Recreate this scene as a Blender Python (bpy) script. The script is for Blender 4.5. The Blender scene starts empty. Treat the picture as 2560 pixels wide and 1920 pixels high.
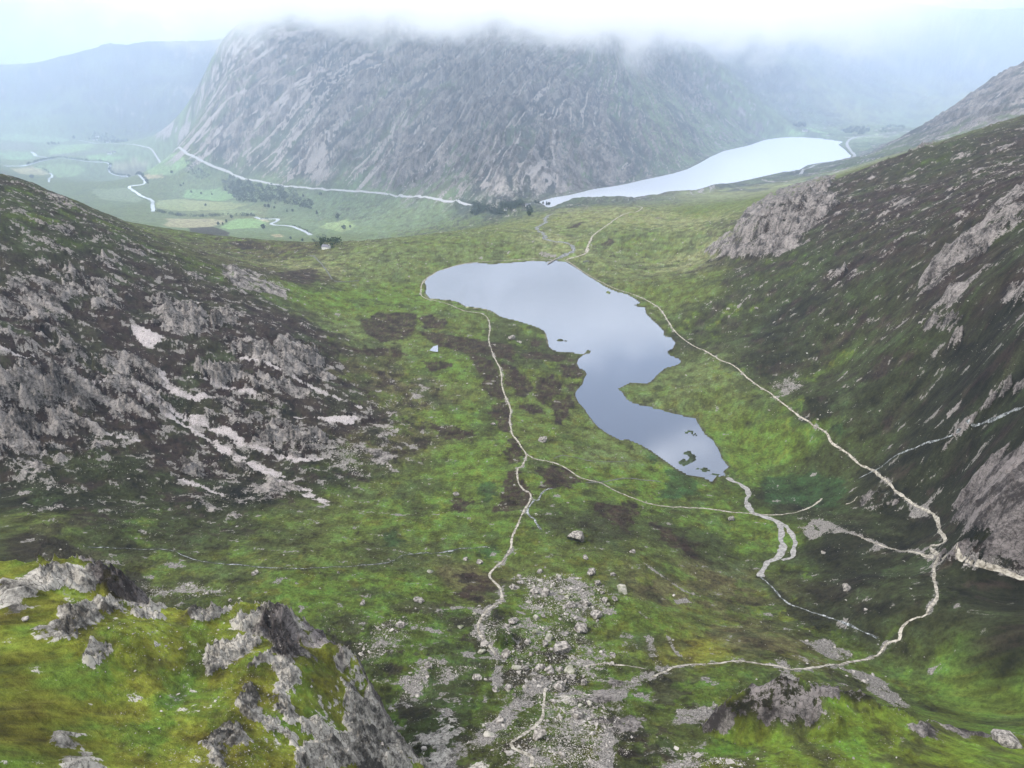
import bpy, math, random, time
import numpy as np
T0 = time.time()
rng = np.random.default_rng(7)
random.seed(7)
SC = bpy.context.scene
COL = SC.collection

# ------------------------------------------------------------------ camera
CAMZ = 330.0                      # metres above the near lake
PITCH = math.radians(25.0)
IMW, IMH, FOC = 2212.0, 1659.0, 1580.0
cam_d = bpy.data.cameras.new('camera')
cam = bpy.data.objects.new('camera', cam_d)
COL.objects.link(cam)
cam.location = (0, 0, CAMZ)
cam.rotation_euler = (math.radians(90) - PITCH, 0, 0)
cam_d.sensor_fit = 'HORIZONTAL'
cam_d.sensor_width = 36.0
cam_d.lens = 36.0 * FOC / IMW
cam_d.clip_start = 1.0
cam_d.clip_end = 60000.0
SC.camera = cam

# ------------------------------------------------------------------ sky, sun, exposure
SUN_EL, SUN_AZ = math.radians(52), math.radians(250)   # azimuth clockwise from +Y (view direction)
world = bpy.data.worlds.new('World'); SC.world = world
world.use_nodes = True
wn, wl = world.node_tree.nodes, world.node_tree.links
wn.clear()
w_out = wn.new('ShaderNodeOutputWorld')
w_bg = wn.new('ShaderNodeBackground')
w_sky = wn.new('ShaderNodeTexSky')
w_sky.sky_type = 'NISHITA'; w_sky.sun_disc = False
w_sky.sun_elevation = SUN_EL; w_sky.sun_rotation = SUN_AZ
w_sky.altitude = 700; w_sky.dust_density = 2.0
w_bg.inputs['Strength'].default_value = 0.12
wl.new(w_sky.outputs[0], w_bg.inputs[0])
# broken cloud cover over most of the sky
w_tc = wn.new('ShaderNodeTexCoord'); w_map = wn.new('ShaderNodeMapping'); w_map.inputs['Scale'].default_value = (1, 1, 1.8)
wl.new(w_tc.outputs['Generated'], w_map.inputs[0])
w_n1 = wn.new('ShaderNodeTexNoise'); w_n1.inputs['Scale'].default_value = 4.2; w_n1.inputs['Detail'].default_value = 7; w_n1.inputs['Roughness'].default_value = .55; w_n1.inputs['Distortion'].default_value = .3
wl.new(w_map.outputs[0], w_n1.inputs['Vector'])
w_r = wn.new('ShaderNodeValToRGB'); wl.new(w_n1.outputs['Fac'], w_r.inputs[0])
w_r.color_ramp.elements[0].position = .43; w_r.color_ramp.elements[0].color = (.28, .31, .37, 1)
w_r.color_ramp.elements[1].position = .57; w_r.color_ramp.elements[1].color = (.88, .90, .93, 1)
w_cl = wn.new('ShaderNodeBackground'); w_cl.inputs['Strength'].default_value = 1.0; wl.new(w_r.outputs[0], w_cl.inputs[0])
w_mix = wn.new('ShaderNodeMixShader'); w_mix.inputs[0].default_value = .93
wl.new(w_bg.outputs[0], w_mix.inputs[1]); wl.new(w_cl.outputs[0], w_mix.inputs[2]); wl.new(w_mix.outputs[0], w_out.inputs[0])
sun_d = bpy.data.lights.new('sun', 'SUN'); sun_d.energy = 1.5; sun_d.angle = math.radians(10); sun_d.color = (1, .96, .9)
sun = bpy.data.objects.new('sun', sun_d); COL.objects.link(sun)
sun.rotation_euler = (math.radians(90) - SUN_EL, 0, math.pi - SUN_AZ)
SC.view_settings.view_transform = 'Standard'; SC.view_settings.look = 'None'
SC.view_settings.gamma = 1.0; SC.view_settings.use_curve_mapping = False
SC.view_settings.exposure = 1.6

# ------------------------------------------------------------------ helpers
def ray(u, v):
    u = np.asarray(u, float); v = np.asarray(v, float)
    dx = (u - IMW/2)/FOC; dy = (IMH/2 - v)/FOC
    return dx, math.cos(PITCH) + dy*math.sin(PITCH), -math.sin(PITCH) + dy*math.cos(PITCH)
def at_z(u, v, z):                       # where the sight line meets level z
    x, y, w = ray(u, v); t = (z - CAMZ)/w
    return x*t, y*t
def at_d(u, v, d):                       # at forward distance d
    x, y, w = ray(u, v); t = d/y
    return x*t, d, CAMZ + w*t
def tr(pts, ox, oy, s):
    return [(ox + x*s, oy + y*s) for x, y in pts]
Z2 = lambda p: tr(p, 734.5, 0, .3515)
Z3 = lambda p: tr(p, 1434.3, 0, .3515)
Z5 = lambda p: tr(p, 734.5, 518.4, .3541)
Z6 = lambda p: tr(p, 1434.3, 518.4, .3541)

_perm = np.random.default_rng(3).permutation(4096).astype(np.int32)
_perm = np.concatenate([_perm, _perm])
_ga = np.random.default_rng(4).uniform(0, 2*np.pi, 4096)
_gx, _gy = np.cos(_ga).astype(np.float32), np.sin(_ga).astype(np.float32)
from concurrent.futures import ThreadPoolExecutor
_pool = ThreadPoolExecutor(4)
def noise(x, y):                         # gradient noise, about -0.7..0.7
    xf = np.floor(x); yf = np.floor(y)
    fx = x - xf; fy = y - yf
    xi = xf.astype(np.int32) & 4095; yi = yf.astype(np.int32) & 4095
    y1 = (yi + 1) & 4095
    a, b = _perm[xi], _perm[xi + 1]
    h = _perm[a + yi]; n00 = _gx[h]*fx + _gy[h]*fy
    h = _perm[b + yi]; n10 = _gx[h]*(fx - 1) + _gy[h]*fy
    h = _perm[a + y1]; n01 = _gx[h]*fx + _gy[h]*(fy - 1)
    h = _perm[b + y1]; n11 = _gx[h]*(fx - 1) + _gy[h]*(fy - 1)
    sx = fx*fx*fx*(fx*(fx*6 - 15) + 10); sy = fy*fy*fy*(fy*(fy*6 - 15) + 10)
    n0 = n00 + sx*(n10 - n00); n1 = n01 + sx*(n11 - n01)
    return n0 + sy*(n1 - n0)
def chunked(fn, x, y):
    shp = np.shape(x); x = np.asarray(x, np.float64).ravel(); y = np.asarray(y, np.float64).ravel(); N = x.size
    o = np.empty(N, np.float32); C = 24576
    def go(i): o[i:i+C] = fn(x[i:i+C], y[i:i+C])
    if N <= C: go(0)
    else: list(_pool.map(go, range(0, N, C)))
    return o.reshape(shp)
def fbm(x, y, s, octv=4, gain=.5, off=0.):
    def f(x, y):
        o = 0.; a = 1.0; f = 1.0/s
        for k in range(octv):
            u = x*f + (off + 17.3*k); v = y*f + (9.1*k - off)
            o = o + a*noise(u.astype(np.float32) if abs(u).max() < 3e4 else u, v.astype(np.float32) if abs(v).max() < 3e4 else v); a *= gain; f *= 2.03
        return o
    return chunked(f, x, y)
def ridged(x, y, s, octv=4, gain=.5, off=0.):
    def f(x, y):
        o = 0.; a = 1.0; f = 1.0/s; w = 1.0
        for k in range(octv):
            n = np.maximum(1 - np.abs(noise((x*f + (off + 13.7*k)).astype(np.float32), (y*f + (5.9*k - off)).astype(np.float32)))*2.2, 0)
            n = n*n; o = o + a*n*w; w = np.clip(n*1.6, 0, 1); a *= gain; f *= 2.1
        return o
    return chunked(f, x, y)
def sstep(a, b, x):
    t = np.clip((x - a)/(b - a), 0, 1); return t*t*(3 - 2*t)
def poly_sd(px, py, poly):               # signed distance, negative inside
    P = np.asarray(poly, float); n = len(P)
    d = np.full(px.shape, 1e18); ins = np.zeros(px.shape, bool)
    for i in range(n):
        ax, ay = P[i]; bx, by = P[(i + 1) % n]
        ex, ey = bx - ax, by - ay
        wx, wy = px - ax, py - ay
        t = np.clip((wx*ex + wy*ey)/(ex*ex + ey*ey + 1e-12), 0, 1)
        d = np.minimum(d, (wx - ex*t)**2 + (wy - ey*t)**2)
        c = (ay > py) != (by > py)
        with np.errstate(divide='ignore', invalid='ignore'):
            ins ^= c & (px < (bx - ax)*(py - ay)/(by - ay if by != ay else 1e-12) + ax)
    d = np.sqrt(d)
    return np.where(ins, -d, d)
def line_d(px, py, pts):                 # distance to a polyline
    P = np.asarray(pts, float)
    d = np.full(px.shape, 1e18)
    for i in range(len(P) - 1):
        ax, ay = P[i]; bx, by = P[i + 1]
        ex, ey = bx - ax, by - ay
        t = np.clip(((px - ax)*ex + (py - ay)*ey)/(ex*ex + ey*ey + 1e-12), 0, 1)
        d = np.minimum(d, (px - ax - ex*t)**2 + (py - ay - ey*t)**2)
    return np.sqrt(d)
def boxed(fn, px, py, pts, pad, far=1e9):  # evaluate only near the feature
    P = np.asarray(pts, float)
    m = (px > P[:, 0].min() - pad) & (px < P[:, 0].max() + pad) & (py > P[:, 1].min() - pad) & (py < P[:, 1].max() + pad)
    o = np.full(px.shape, far)
    if m.any(): o[m] = fn(px[m], py[m], pts)
    return o

# ------------------------------------------------------------------ lake outlines (drawn on their own water level)
idwal_px = Z5([(1330,130),(1380,135),(1440,170),(1500,215),(1560,250),(1620,285),(1690,315),(1750,330),(1800,360),(1830,385),(1790,395),(1815,410),(1860,415),(1865,445),(1900,480),(1945,520),(1975,555),(1970,585),(2020,600),(2045,630),(2030,660),(1990,680),(2010,705),(2060,725),(2085,745),(2040,765),(1985,780),(1940,815),(1900,860),(1870,875),(1765,870),(1690,910),(1720,930),(1750,975),(1800,1000),(1900,1020),(2000,1045),(2100,1075)]) \
 + Z6([(190,1085),(215,1130),(250,1190),(300,1225),(330,1280),(355,1340),(395,1385),(360,1410),(375,1440),(320,1440),(290,1475),(240,1445),(150,1435),(60,1385),(0,1340)]) \
 + Z5([(1900,1285),(1840,1250),(1770,1220),(1700,1215),(1640,1185),(1580,1145),(1540,1100),(1510,1060),(1495,1030),(1470,1005),(1445,975),(1435,940),(1450,910),(1480,880),(1490,845),(1505,820),(1495,795),(1460,780),(1445,755),(1455,725),(1490,700),(1530,690),(1530,672),(1505,680),(1480,695),(1410,685),(1350,685),(1300,670),(1275,650),(1265,600),(1250,560),(1215,535),(1160,515),(1110,500),(1080,490),(1010,475),(970,465),(940,440),(890,420),(830,410),(770,405),(720,375),(670,365),(610,360),(545,355),(520,325),(530,290),(515,255),(540,225),(600,190),(680,165),(760,145),(830,140),(920,150),(1050,140),(1180,130),(1260,135),(1300,125)])
ogwen_px = Z2([(1220,1240),(1300,1215),(1420,1195),(1560,1160),(1680,1145),(1760,1130),(1860,1105),(1960,1085),(2050,1065),(2130,1040),(2212,1000)]) \
 + Z3([(280,965),(360,930),(450,910),(520,895),(590,870),(640,855),(740,842),(850,842),(950,850),(1040,862),(1100,870),(1070,890),(1110,920),(1150,960),(1140,972),(1040,990),(960,1000),(880,1015),(840,1040),(810,1055),(740,1055),(670,1070),(560,1095),(440,1120),(300,1140),(200,1165),(110,1180),(0,1185)]) \
 + Z2([(1960,1192),(1860,1214),(1740,1222),(1600,1232),(1500,1240),(1400,1248),(1330,1265),(1280,1275)])
ZO = -73.0
IDW = np.array([at_z(u, v, 0.0) for u, v in idwal_px])
OGW = np.array([at_z(u, v, ZO) for u, v in ogwen_px])

# ------------------------------------------------------------------ terrain control points
cz = [ # left hillside
 (0,1050,90),(0,900,100),(0,750,130),(0,600,150),(0,480,175),(150,1130,95),(150,1000,85),(150,850,95),(150,700,118),(150,550,145),
 (300,1190,85),(300,1050,65),(300,900,75),(300,750,95),(300,600,113),(450,1190,80),(450,1080,55),(450,950,52),(450,800,72),(450,680,85),
 (600,1190,75),(600,1080,48),(600,950,42),(600,800,58),(600,700,62),(720,690,25),(750,800,28),(800,900,25),
 # cwm floor
 (900,1000,22),(950,900,16),(900,800,14),(850,700,12),(900,650,5),(1000,1080,30),(900,1150,48),(1000,1200,55),(800,1250,78),(600,1250,88),
 (900,1350,92),(850,1450,108),(950,1500,113),(1000,1600,128),(1150,1650,137),(1320,1640,130),(1250,1450,95),(1200,1300,75),(1060,1240,60),
 (1140,985,18),(1115,1100,34),(1250,1050,20),(1400,1080,9),(1300,1150,36),(1300,1230,55),(1400,1200,42),(1400,1300,62),(1500,1150,18),(1500,1250,35),
 (1550,1350,60),(1450,1440,88),(1600,1435,86),(1750,1445,86),(1740,1320,45),(1850,1365,58),(1960,1395,70),(2100,1450,82),(2212,1500,92),
 (1900,1250,62),(2015,1300,82),(2150,1350,95),(2212,1400,102),(1700,1380,68),(2212,1600,112),(2000,1550,103),(1800,1530,103),(1600,1540,108),(1450,1560,115),
 (1050,800,8),(1100,880,9),(1150,780,7),(1200,900,7),(1250,960,6),(1330,1000,6),(1180,700,4),(1060,680,4),
 # right of the near lake
 (1230,560,3),(1330,620,5),(1430,690,8),(1550,770,15),(1680,860,25),(1800,940,32),(1950,1070,48),(2030,1140,62),(2025,1210,70),
 (1620,1060,3),(1700,1000,6),(1800,1050,14),(1750,1120,16),(1660,1140,12),(1700,1180,18),(1640,1230,20),(1850,1150,38),(1600,950,3),(1480,850,6),(1400,845,5),
 (2212,1230,92),(2212,1080,122),(2212,900,135),(2212,700,165),(2212,550,182),(2212,400,202),(2080,1020,82),(2080,820,110),(2080,650,140),(2080,500,160),(2080,380,175),
 (1950,900,62),(1950,700,100),(1950,560,125),(1950,430,145),(1800,800,42),(1800,650,75),(1800,520,100),(1800,430,112),(1650,700,28),(1650,600,52),(1650,500,75),(1560,540,28),(1480,620,15),
 # moor beyond the near lake
 (1500,520,10),(1500,480,0),(1400,500,5),(1600,430,-18),(1700,400,-30),(1400,450,-22),(1300,470,-15),(1250,500,-8),(1170,490,-15),(1200,450,-52),(1050,500,2),(950,510,0),
 (1000,555,3),(850,560,8),(900,530,5),(700,570,8),(600,570,8),(500,540,0),(400,500,-20),(550,520,-12),(750,545,3),(1100,540,3),
 # valley floor and road
 (0,300,-165),(0,345,-170),(200,400,-170),(330,440,-170),(500,470,-168),(620,490,-165),(704,536,-128),(300,330,-165),(450,400,-166),(750,480,-158),(850,500,-140),
 (950,475,-118),(1000,465,-105),(1100,452,-86),(1150,445,-78),(230,310,-158),(285,315,-155),(320,318,-152),(355,322,-149),(400,330,-145),(500,380,-138),(700,408,-120),(850,420,-105),(1000,440,-88),(600,440,-160),(150,350,-168),
 (1900,280,-68),(2000,278,-66),(1860,300,-70),(1900,310,-68),
]
cd = [(0,375,900),(150,430,920),(300,500,915),(450,560,900),(600,625,880),
 (2212,250,1400),(2080,300,1350),(1950,335,1250),(1800,388,1150),(1650,460,1110),
 (700,300,2800),(700,200,3050),(700,93,3350),(700,0,3700),(900,300,2600),(900,200,2850),(900,100,3150),(900,0,3500),
 (1100,350,2250),(1100,250,2550),(1100,150,2900),(1100,60,3250),(1300,330,2500),(1300,230,2850),(1300,130,3250),(1300,50,3600),
 (1500,280,3100),(1500,180,3600),(1500,90,4100),(500,250,3150),(515,150,3350),(600,4,3700),(560,34,3700),(522,60,3700),(484,90,3700),(464,118,3700),(446,162,3700),(426,195,3800),(402,231,3900),(372,262,4050),(342,292,4250),(440,140,5600),(455,112,5800),(420,185,5300),
 (0,280,4750),(0,200,5500),(0,157,6000),(150,200,5400),(160,118,6000),(250,200,5300),(300,112,5900),(100,260,4850),(250,280,4800),(380,240,5100),(400,150,5800),
 (1700,250,4200),(1700,150,5000),(1700,50,6200),(1700,5,6800),(1850,255,4600),(1850,160,5700),(1900,75,6800),(2030,16,7600),(2000,250,4900),(2000,180,5900),
 (2150,200,5500),(2150,100,6800),(2212,20,8500),(1900,330,2700),(2000,270,2600),(2100,205,2550),(2212,140,2500),(2100,292,2100),(2000,315,2000),(1950,20,7200)]
cw = [(-900,600,240),(-700,250,260),(-500,150,240),(-1500,1200,330),(-1200,1000,260),(-2500,2500,200),(-1900,2300,-60),(-4500,5000,250),(-4000,8000,50),(-2000,8500,60),(-6000,9000,80),(0,9500,200),
 (700,550,260),(600,250,300),(450,120,290),(1500,900,300),(2200,1600,420),(2600,2600,330),(1900,4000,-62),(2400,3900,-55),(3300,3400,120),(6000,6500,450),(5000,9000,500),(1500,9500,350),
 (0,100,155),(60,90,165),(130,100,168),(0,55,185),(-60,100,158),(-110,150,140),(-150,180,125),(-60,150,130),(-120,90,165),(200,150,140),(-100,3900,640),(300,4200,560),(-300,4600,500)]
CP = []
for u, v, z in cz:
    x, y = at_z(u, v, z); CP.append((x, y, z))
for u, v, d in cd: CP.append(at_d(u, v, d))
CP += cw
for P, z in ((IDW, .4), (OGW, ZO + .6)):
    for x, y in P[::4]: CP.append((x, y, z))
CP = np.array(CP, float)
def logpol(x, y): return np.arctan2(x, y), np.log(np.hypot(x, y))
ct, cr = logpol(CP[:, 0], CP[:, 1])
keep = []                                 # drop near-duplicates so the spline stays well behaved
for i in range(len(ct)):
    if all((ct[i]-ct[j])**2 + (cr[i]-cr[j])**2 > .010**2 for j in keep): keep.append(i)
ct, cr, cv = ct[keep], cr[keep], CP[keep, 2]
def tps_k(r2): return r2*np.log(r2 + 1e-12)
n = len(ct)
K = tps_k((ct[:, None]-ct)**2 + (cr[:, None]-cr)**2) + np.eye(n)*2e-4
Pm = np.stack([np.ones(n), ct, cr], 1)
A = np.block([[K, Pm], [Pm.T, np.zeros((3, 3))]])
W = np.linalg.solve(A, np.concatenate([cv, np.zeros(3)]))

# ------------------------------------------------------------------ terrain grid (fans out from below the camera)
def spans(L):
    o = [L[0][0]]
    for a, b, s in L:
        k = max(1, int(round(math.log(b/a)/s))); o += list(a*(b/a)**(np.arange(1, k + 1)/k))
    return np.array(o)
RR = spans([(30,72,.03),(72,260,.0045),(260,620,.0044),(620,1250,.0056),(1250,2000,.0078),(2000,3700,.0036),(3700,6500,.0105),(6500,11500,.03)])
th = np.radians(np.concatenate([np.linspace(-70,-39,28,endpoint=False), np.linspace(-39,39,1040,endpoint=False), np.linspace(39,70,29)]))
NR, NT = len(RR), len(th)
TH, RG = np.meshgrid(th, RR)               # rows = distance
LR = np.log(RG)
X = RG*np.sin(TH); Y = RG*np.cos(TH)
Zb = np.full(X.shape, W[n]) + W[n+1]*TH + W[n+2]*LR

acc = np.zeros(X.shape)
lth, llr = th, np.log(RR)
for i in range(n):
    r2 = ((lth[None, :]-ct[i])**2 + (llr[:, None]-cr[i])**2).astype(np.float64)
    r2 += 1e-12
    acc += W[i]*(r2*np.log(r2))
Zb = Zb + acc
print('tps', n, NR, NT, NR*NT, round(time.time()-T0, 1))

# ---- foreground crags: an own top surface, falling away steeply outside its outline
def tps_xy(pts):
    P = np.array(pts, float); s = 60.0
    a, b, v = P[:, 0]/s, P[:, 1]/s, P[:, 2]; m = len(a)
    K = tps_k((a[:, None]-a)**2 + (b[:, None]-b)**2) + np.eye(m)*1e-3
    Q = np.stack([np.ones(m), a, b], 1)
    w = np.linalg.solve(np.block([[K, Q], [Q.T, np.zeros((3, 3))]]), np.concatenate([v, np.zeros(3)]))
    def f(x, y):
        o = w[m] + w[m+1]*x/s + w[m+2]*y/s
        for i in range(m): o = o + w[i]*tps_k((x/s-a[i])**2 + (y/s-b[i])**2)
        return o
    return f
def uvz(L): return [(*at_z(u, v, z), z) for u, v, z in L]
cragL_out = uvz([(-300,1215,207),(0,1215,205),(120,1200,203),(190,1203,200),(232,1240,197),(335,1300,190),(430,1312,186),(500,1318,184),(540,1300,183),(590,1306,180),(640,1322,177),(690,1370,171),(760,1420,166),(790,1470,162),(830,1540,156),(880,1610,150),(935,1670,145),(960,1740,142),(800,1950,165),(-300,1950,240)])
cragL_top = tps_xy(cragL_out[:18] + uvz([(0,1300,209),(0,1400,213),(0,1540,219),(0,1659,225),(200,1300,200),(200,1450,205),(200,1659,213),(330,1659,206),(400,1500,192),(430,1420,189),(470,1360,186),(350,1620,202),(560,1420,188),(540,1550,193),(520,1659,201),(650,1500,183),(640,1620,188),(760,1600,171),(740,1659,176),(850,1659,160),(300,1380,200)]))
cragR_out = uvz([(1500,1612,117),(1530,1570,121),(1570,1525,131),(1620,1492,134),(1700,1484,136),(1800,1484,135),(1870,1492,132),(1900,1517,129),(1960,1545,125),(2050,1575,124),(2150,1590,123),(2320,1600,122),(2320,1950,165),(1300,1950,165),(1300,1740,138),(1400,1690,134),(1470,1640,122)])
cragR_top = tps_xy(cragR_out[:12] + uvz([(1640,1578,127),(1565,1592,122),(1740,1570,128),(1800,1562,130),(1700,1530,133),(1800,1620,134),(1560,1640,131),(1700,1659,138),(1920,1600,131),(2100,1640,132),(2212,1659,134),(2000,1659,136),(1850,1530,129),(1550,1720,140),(2000,1800,150),(1400,1780,146)]))
def crag(Zin, out, topf, slope, lim):
    poly = [(p[0], p[1]) for p in out]
    P = np.array(poly)
    m = (X > P[:, 0].min()-lim) & (X < P[:, 0].max()+lim) & (Y > P[:, 1].min()-lim) & (Y < P[:, 1].max()+lim)
    x, y = X[m], Y[m]
    sd = poly_sd(x, y, poly) + fbm(x, y, 22, 4, .55)*5.0
    top = topf(x, y)
    h = top - np.maximum(sd, 0)*slope + np.where(sd > 0, ridged(x + 5*fbm(x, y, 30, 2), y, 9, 4)*2.2*sstep(0, 3, sd), 0)
    Zo = Zin.copy(); Zo[m] = np.maximum(Zin[m], h)
    w = np.zeros_like(Zin); w[m] = np.where(h > Zin[m] + .1, 1., 0.)
    top_in = np.full(Zin.shape, 99.); top_in[m] = sd
    return Zo, w, top_in
Z, CRL, SDL = crag(Zb, cragL_out, cragL_top, 2.4, 60)
Z, CRR, SDR = crag(Z, cragR_out, cragR_top, 2.0, 40)

# ---- lakes
sdI = boxed(poly_sd, X, Y, IDW, 160, 160.); sdO = boxed(poly_sd, X, Y, OGW, 300, 300.)
def shore(Z, sd, lvl, wid, low):
    land = np.maximum(Z, lvl + .15 + low*np.minimum(sd, wid))
    land = lvl + .15 + (land - lvl - .15)*(.15 + .85*sstep(0, wid, sd))
    return np.where(sd < 0, lvl - .25 + sd*.06, np.where(sd < wid, land, Z))
Z = shore(Z, sdI, 0., 55, .03); Z = shore(Z, sdO, ZO, 120, .03)

# ---- sight-line lookup on the current surface
def pick(u, v, Zs=None):
    Zs = Z if Zs is None else Zs
    dx, dy, dw = ray(u, v); t = math.atan2(float(dx), float(dy)); sl = float(dw)/math.hypot(float(dx), float(dy))
    j = np.interp(t, th, np.arange(NT)); j0 = min(int(j), NT-2); f = j - j0
    col = Zs[:, j0]*(1-f) + Zs[:, j0+1]*f
    dif = CAMZ + RR*sl - col
    k = np.argmax(dif < 0)
    if dif[k] >= 0: k = NR - 1
    if k == 0: r = RR[0]
    else:
        a, b = dif[k-1], dif[k]; r = RR[k-1] + (RR[k]-RR[k-1])*a/(a-b + 1e-9)
    return r*math.sin(t), r*math.cos(t)
def picks(L): return [pick(u, v) for u, v in L]
def gz(x, y, Zs=None):                    # height of the surface at x, y
    Zs = Z if Zs is None else Zs
    x = np.asarray(x, float); y = np.asarray(y, float)
    j = np.interp(np.arctan2(x, y), th, np.arange(NT)); i = np.interp(np.log(np.hypot(x, y)), np.log(RR), np.arange(NR))
    i0 = np.clip(i.astype(int), 0, NR-2); j0 = np.clip(j.astype(int), 0, NT-2); fi = i-i0; fj = j-j0
    return (Zs[i0, j0]*(1-fi)*(1-fj) + Zs[i0+1, j0]*fi*(1-fj) + Zs[i0, j0+1]*(1-fi)*fj + Zs[i0+1, j0+1]*fi*fj)
ZA = lambda p: tr(p, 0, 241.9, .1953)           # frames in which outlines were measured
ZB = lambda p: tr(p, 397.4, 328.3, .1953)
ZC = lambda p: tr(p, 1019.5, 380.2, .1250)
ZF = lambda p: tr(p, 1641.6, 241.9, .15624)
Z1 = lambda p: tr(p, 0, 0, .3515)
Z4 = lambda p: tr(p, 0, 518.4, .3541)
Z7 = lambda p: tr(p, 0, 1071.4, .3541)
Z8 = lambda p: tr(p, 734.5, 1071.4, .3541)
Z9 = lambda p: tr(p, 1434.3, 1071.4, .3541)

main_path = Z5([(1370,120),(1420,150),(1500,205),(1580,250),(1660,290),(1720,312),(1770,325),(1850,355),(1930,400),(1960,430),(1990,480),(2030,545),(2090,600),(2150,640)]) \
 + Z6([(130,610),(200,655),(310,700),(335,735),(430,765),(480,815),(560,880),(640,930),(690,975),(760,1020),(840,1090),(930,1140),(1000,1175),(1015,1240),(1080,1275),(1130,1315),(1190,1360),(1250,1385),(1320,1440),(1390,1510),(1440,1555)]) \
 + Z9([(1500,40),(1560,70),(1620,100),(1670,150),(1690,190),(1670,230),(1720,275),(1690,300),(1605,310),(1640,345),(1695,375),(1655,400),(1645,450),(1640,500),(1660,550),(1665,610),(1650,655),(1610,690),(1605,735),(1540,745),(1470,780),(1435,820),(1445,890),(1370,890),(1330,940),(1300,975),(1200,1000),(1130,1010),(1050,1035),(950,1050),(790,1060),(700,1035),(600,1025),(480,1012),(380,1012),(300,1025),(150,1030),(50,1045)]) + Z8([(1980,1080),(1900,1120)])
west_path = Z5([(1300,122),(1200,112),(1050,122),(900,130),(810,138),(720,150),(640,178),(560,212),(508,248),(495,290),(490,335),(520,358),(600,374),(660,392),(720,417),(770,437),(830,440),(880,455),(905,480),(915,540),(905,620),(930,690),(950,735),(985,800),(990,900),(1015,970),(1045,1030),(1035,1090),(1045,1180),(1090,1240),(1140,1310),(1130,1350),(1110,1385),(1075,1395),(1085,1470),(1110,1520),(1170,1550),(1160,1600)]) \
 + Z8([(1130,80),(1095,140),(1090,180),(1045,250),(1050,310),(1010,380),(940,440),(905,480),(940,520),(985,555),(985,640)])
PATHS = [main_path, west_path]
BROOKS = [Z6([(2196,1025),(2120,1045),(2000,1100),(1850,1150),(1720,1210),(1600,1240),(1500,1285),(1400,1320),(1340,1380),(1250,1420),(1190,1450)]),
 Z9([(1300,870),(1150,810),(1000,745),(880,700),(750,655),(690,600),(640,530),(590,490)]),
 Z7([(530,310),(700,320),(900,325),(1050,335),(1150,380),(1250,400),(1400,410),(1550,430),(1700,450),(1850,450)]) + Z8([(0,430),(180,420),(310,410),(400,360),(520,350),(650,345),(760,325),(900,310)])]
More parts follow.
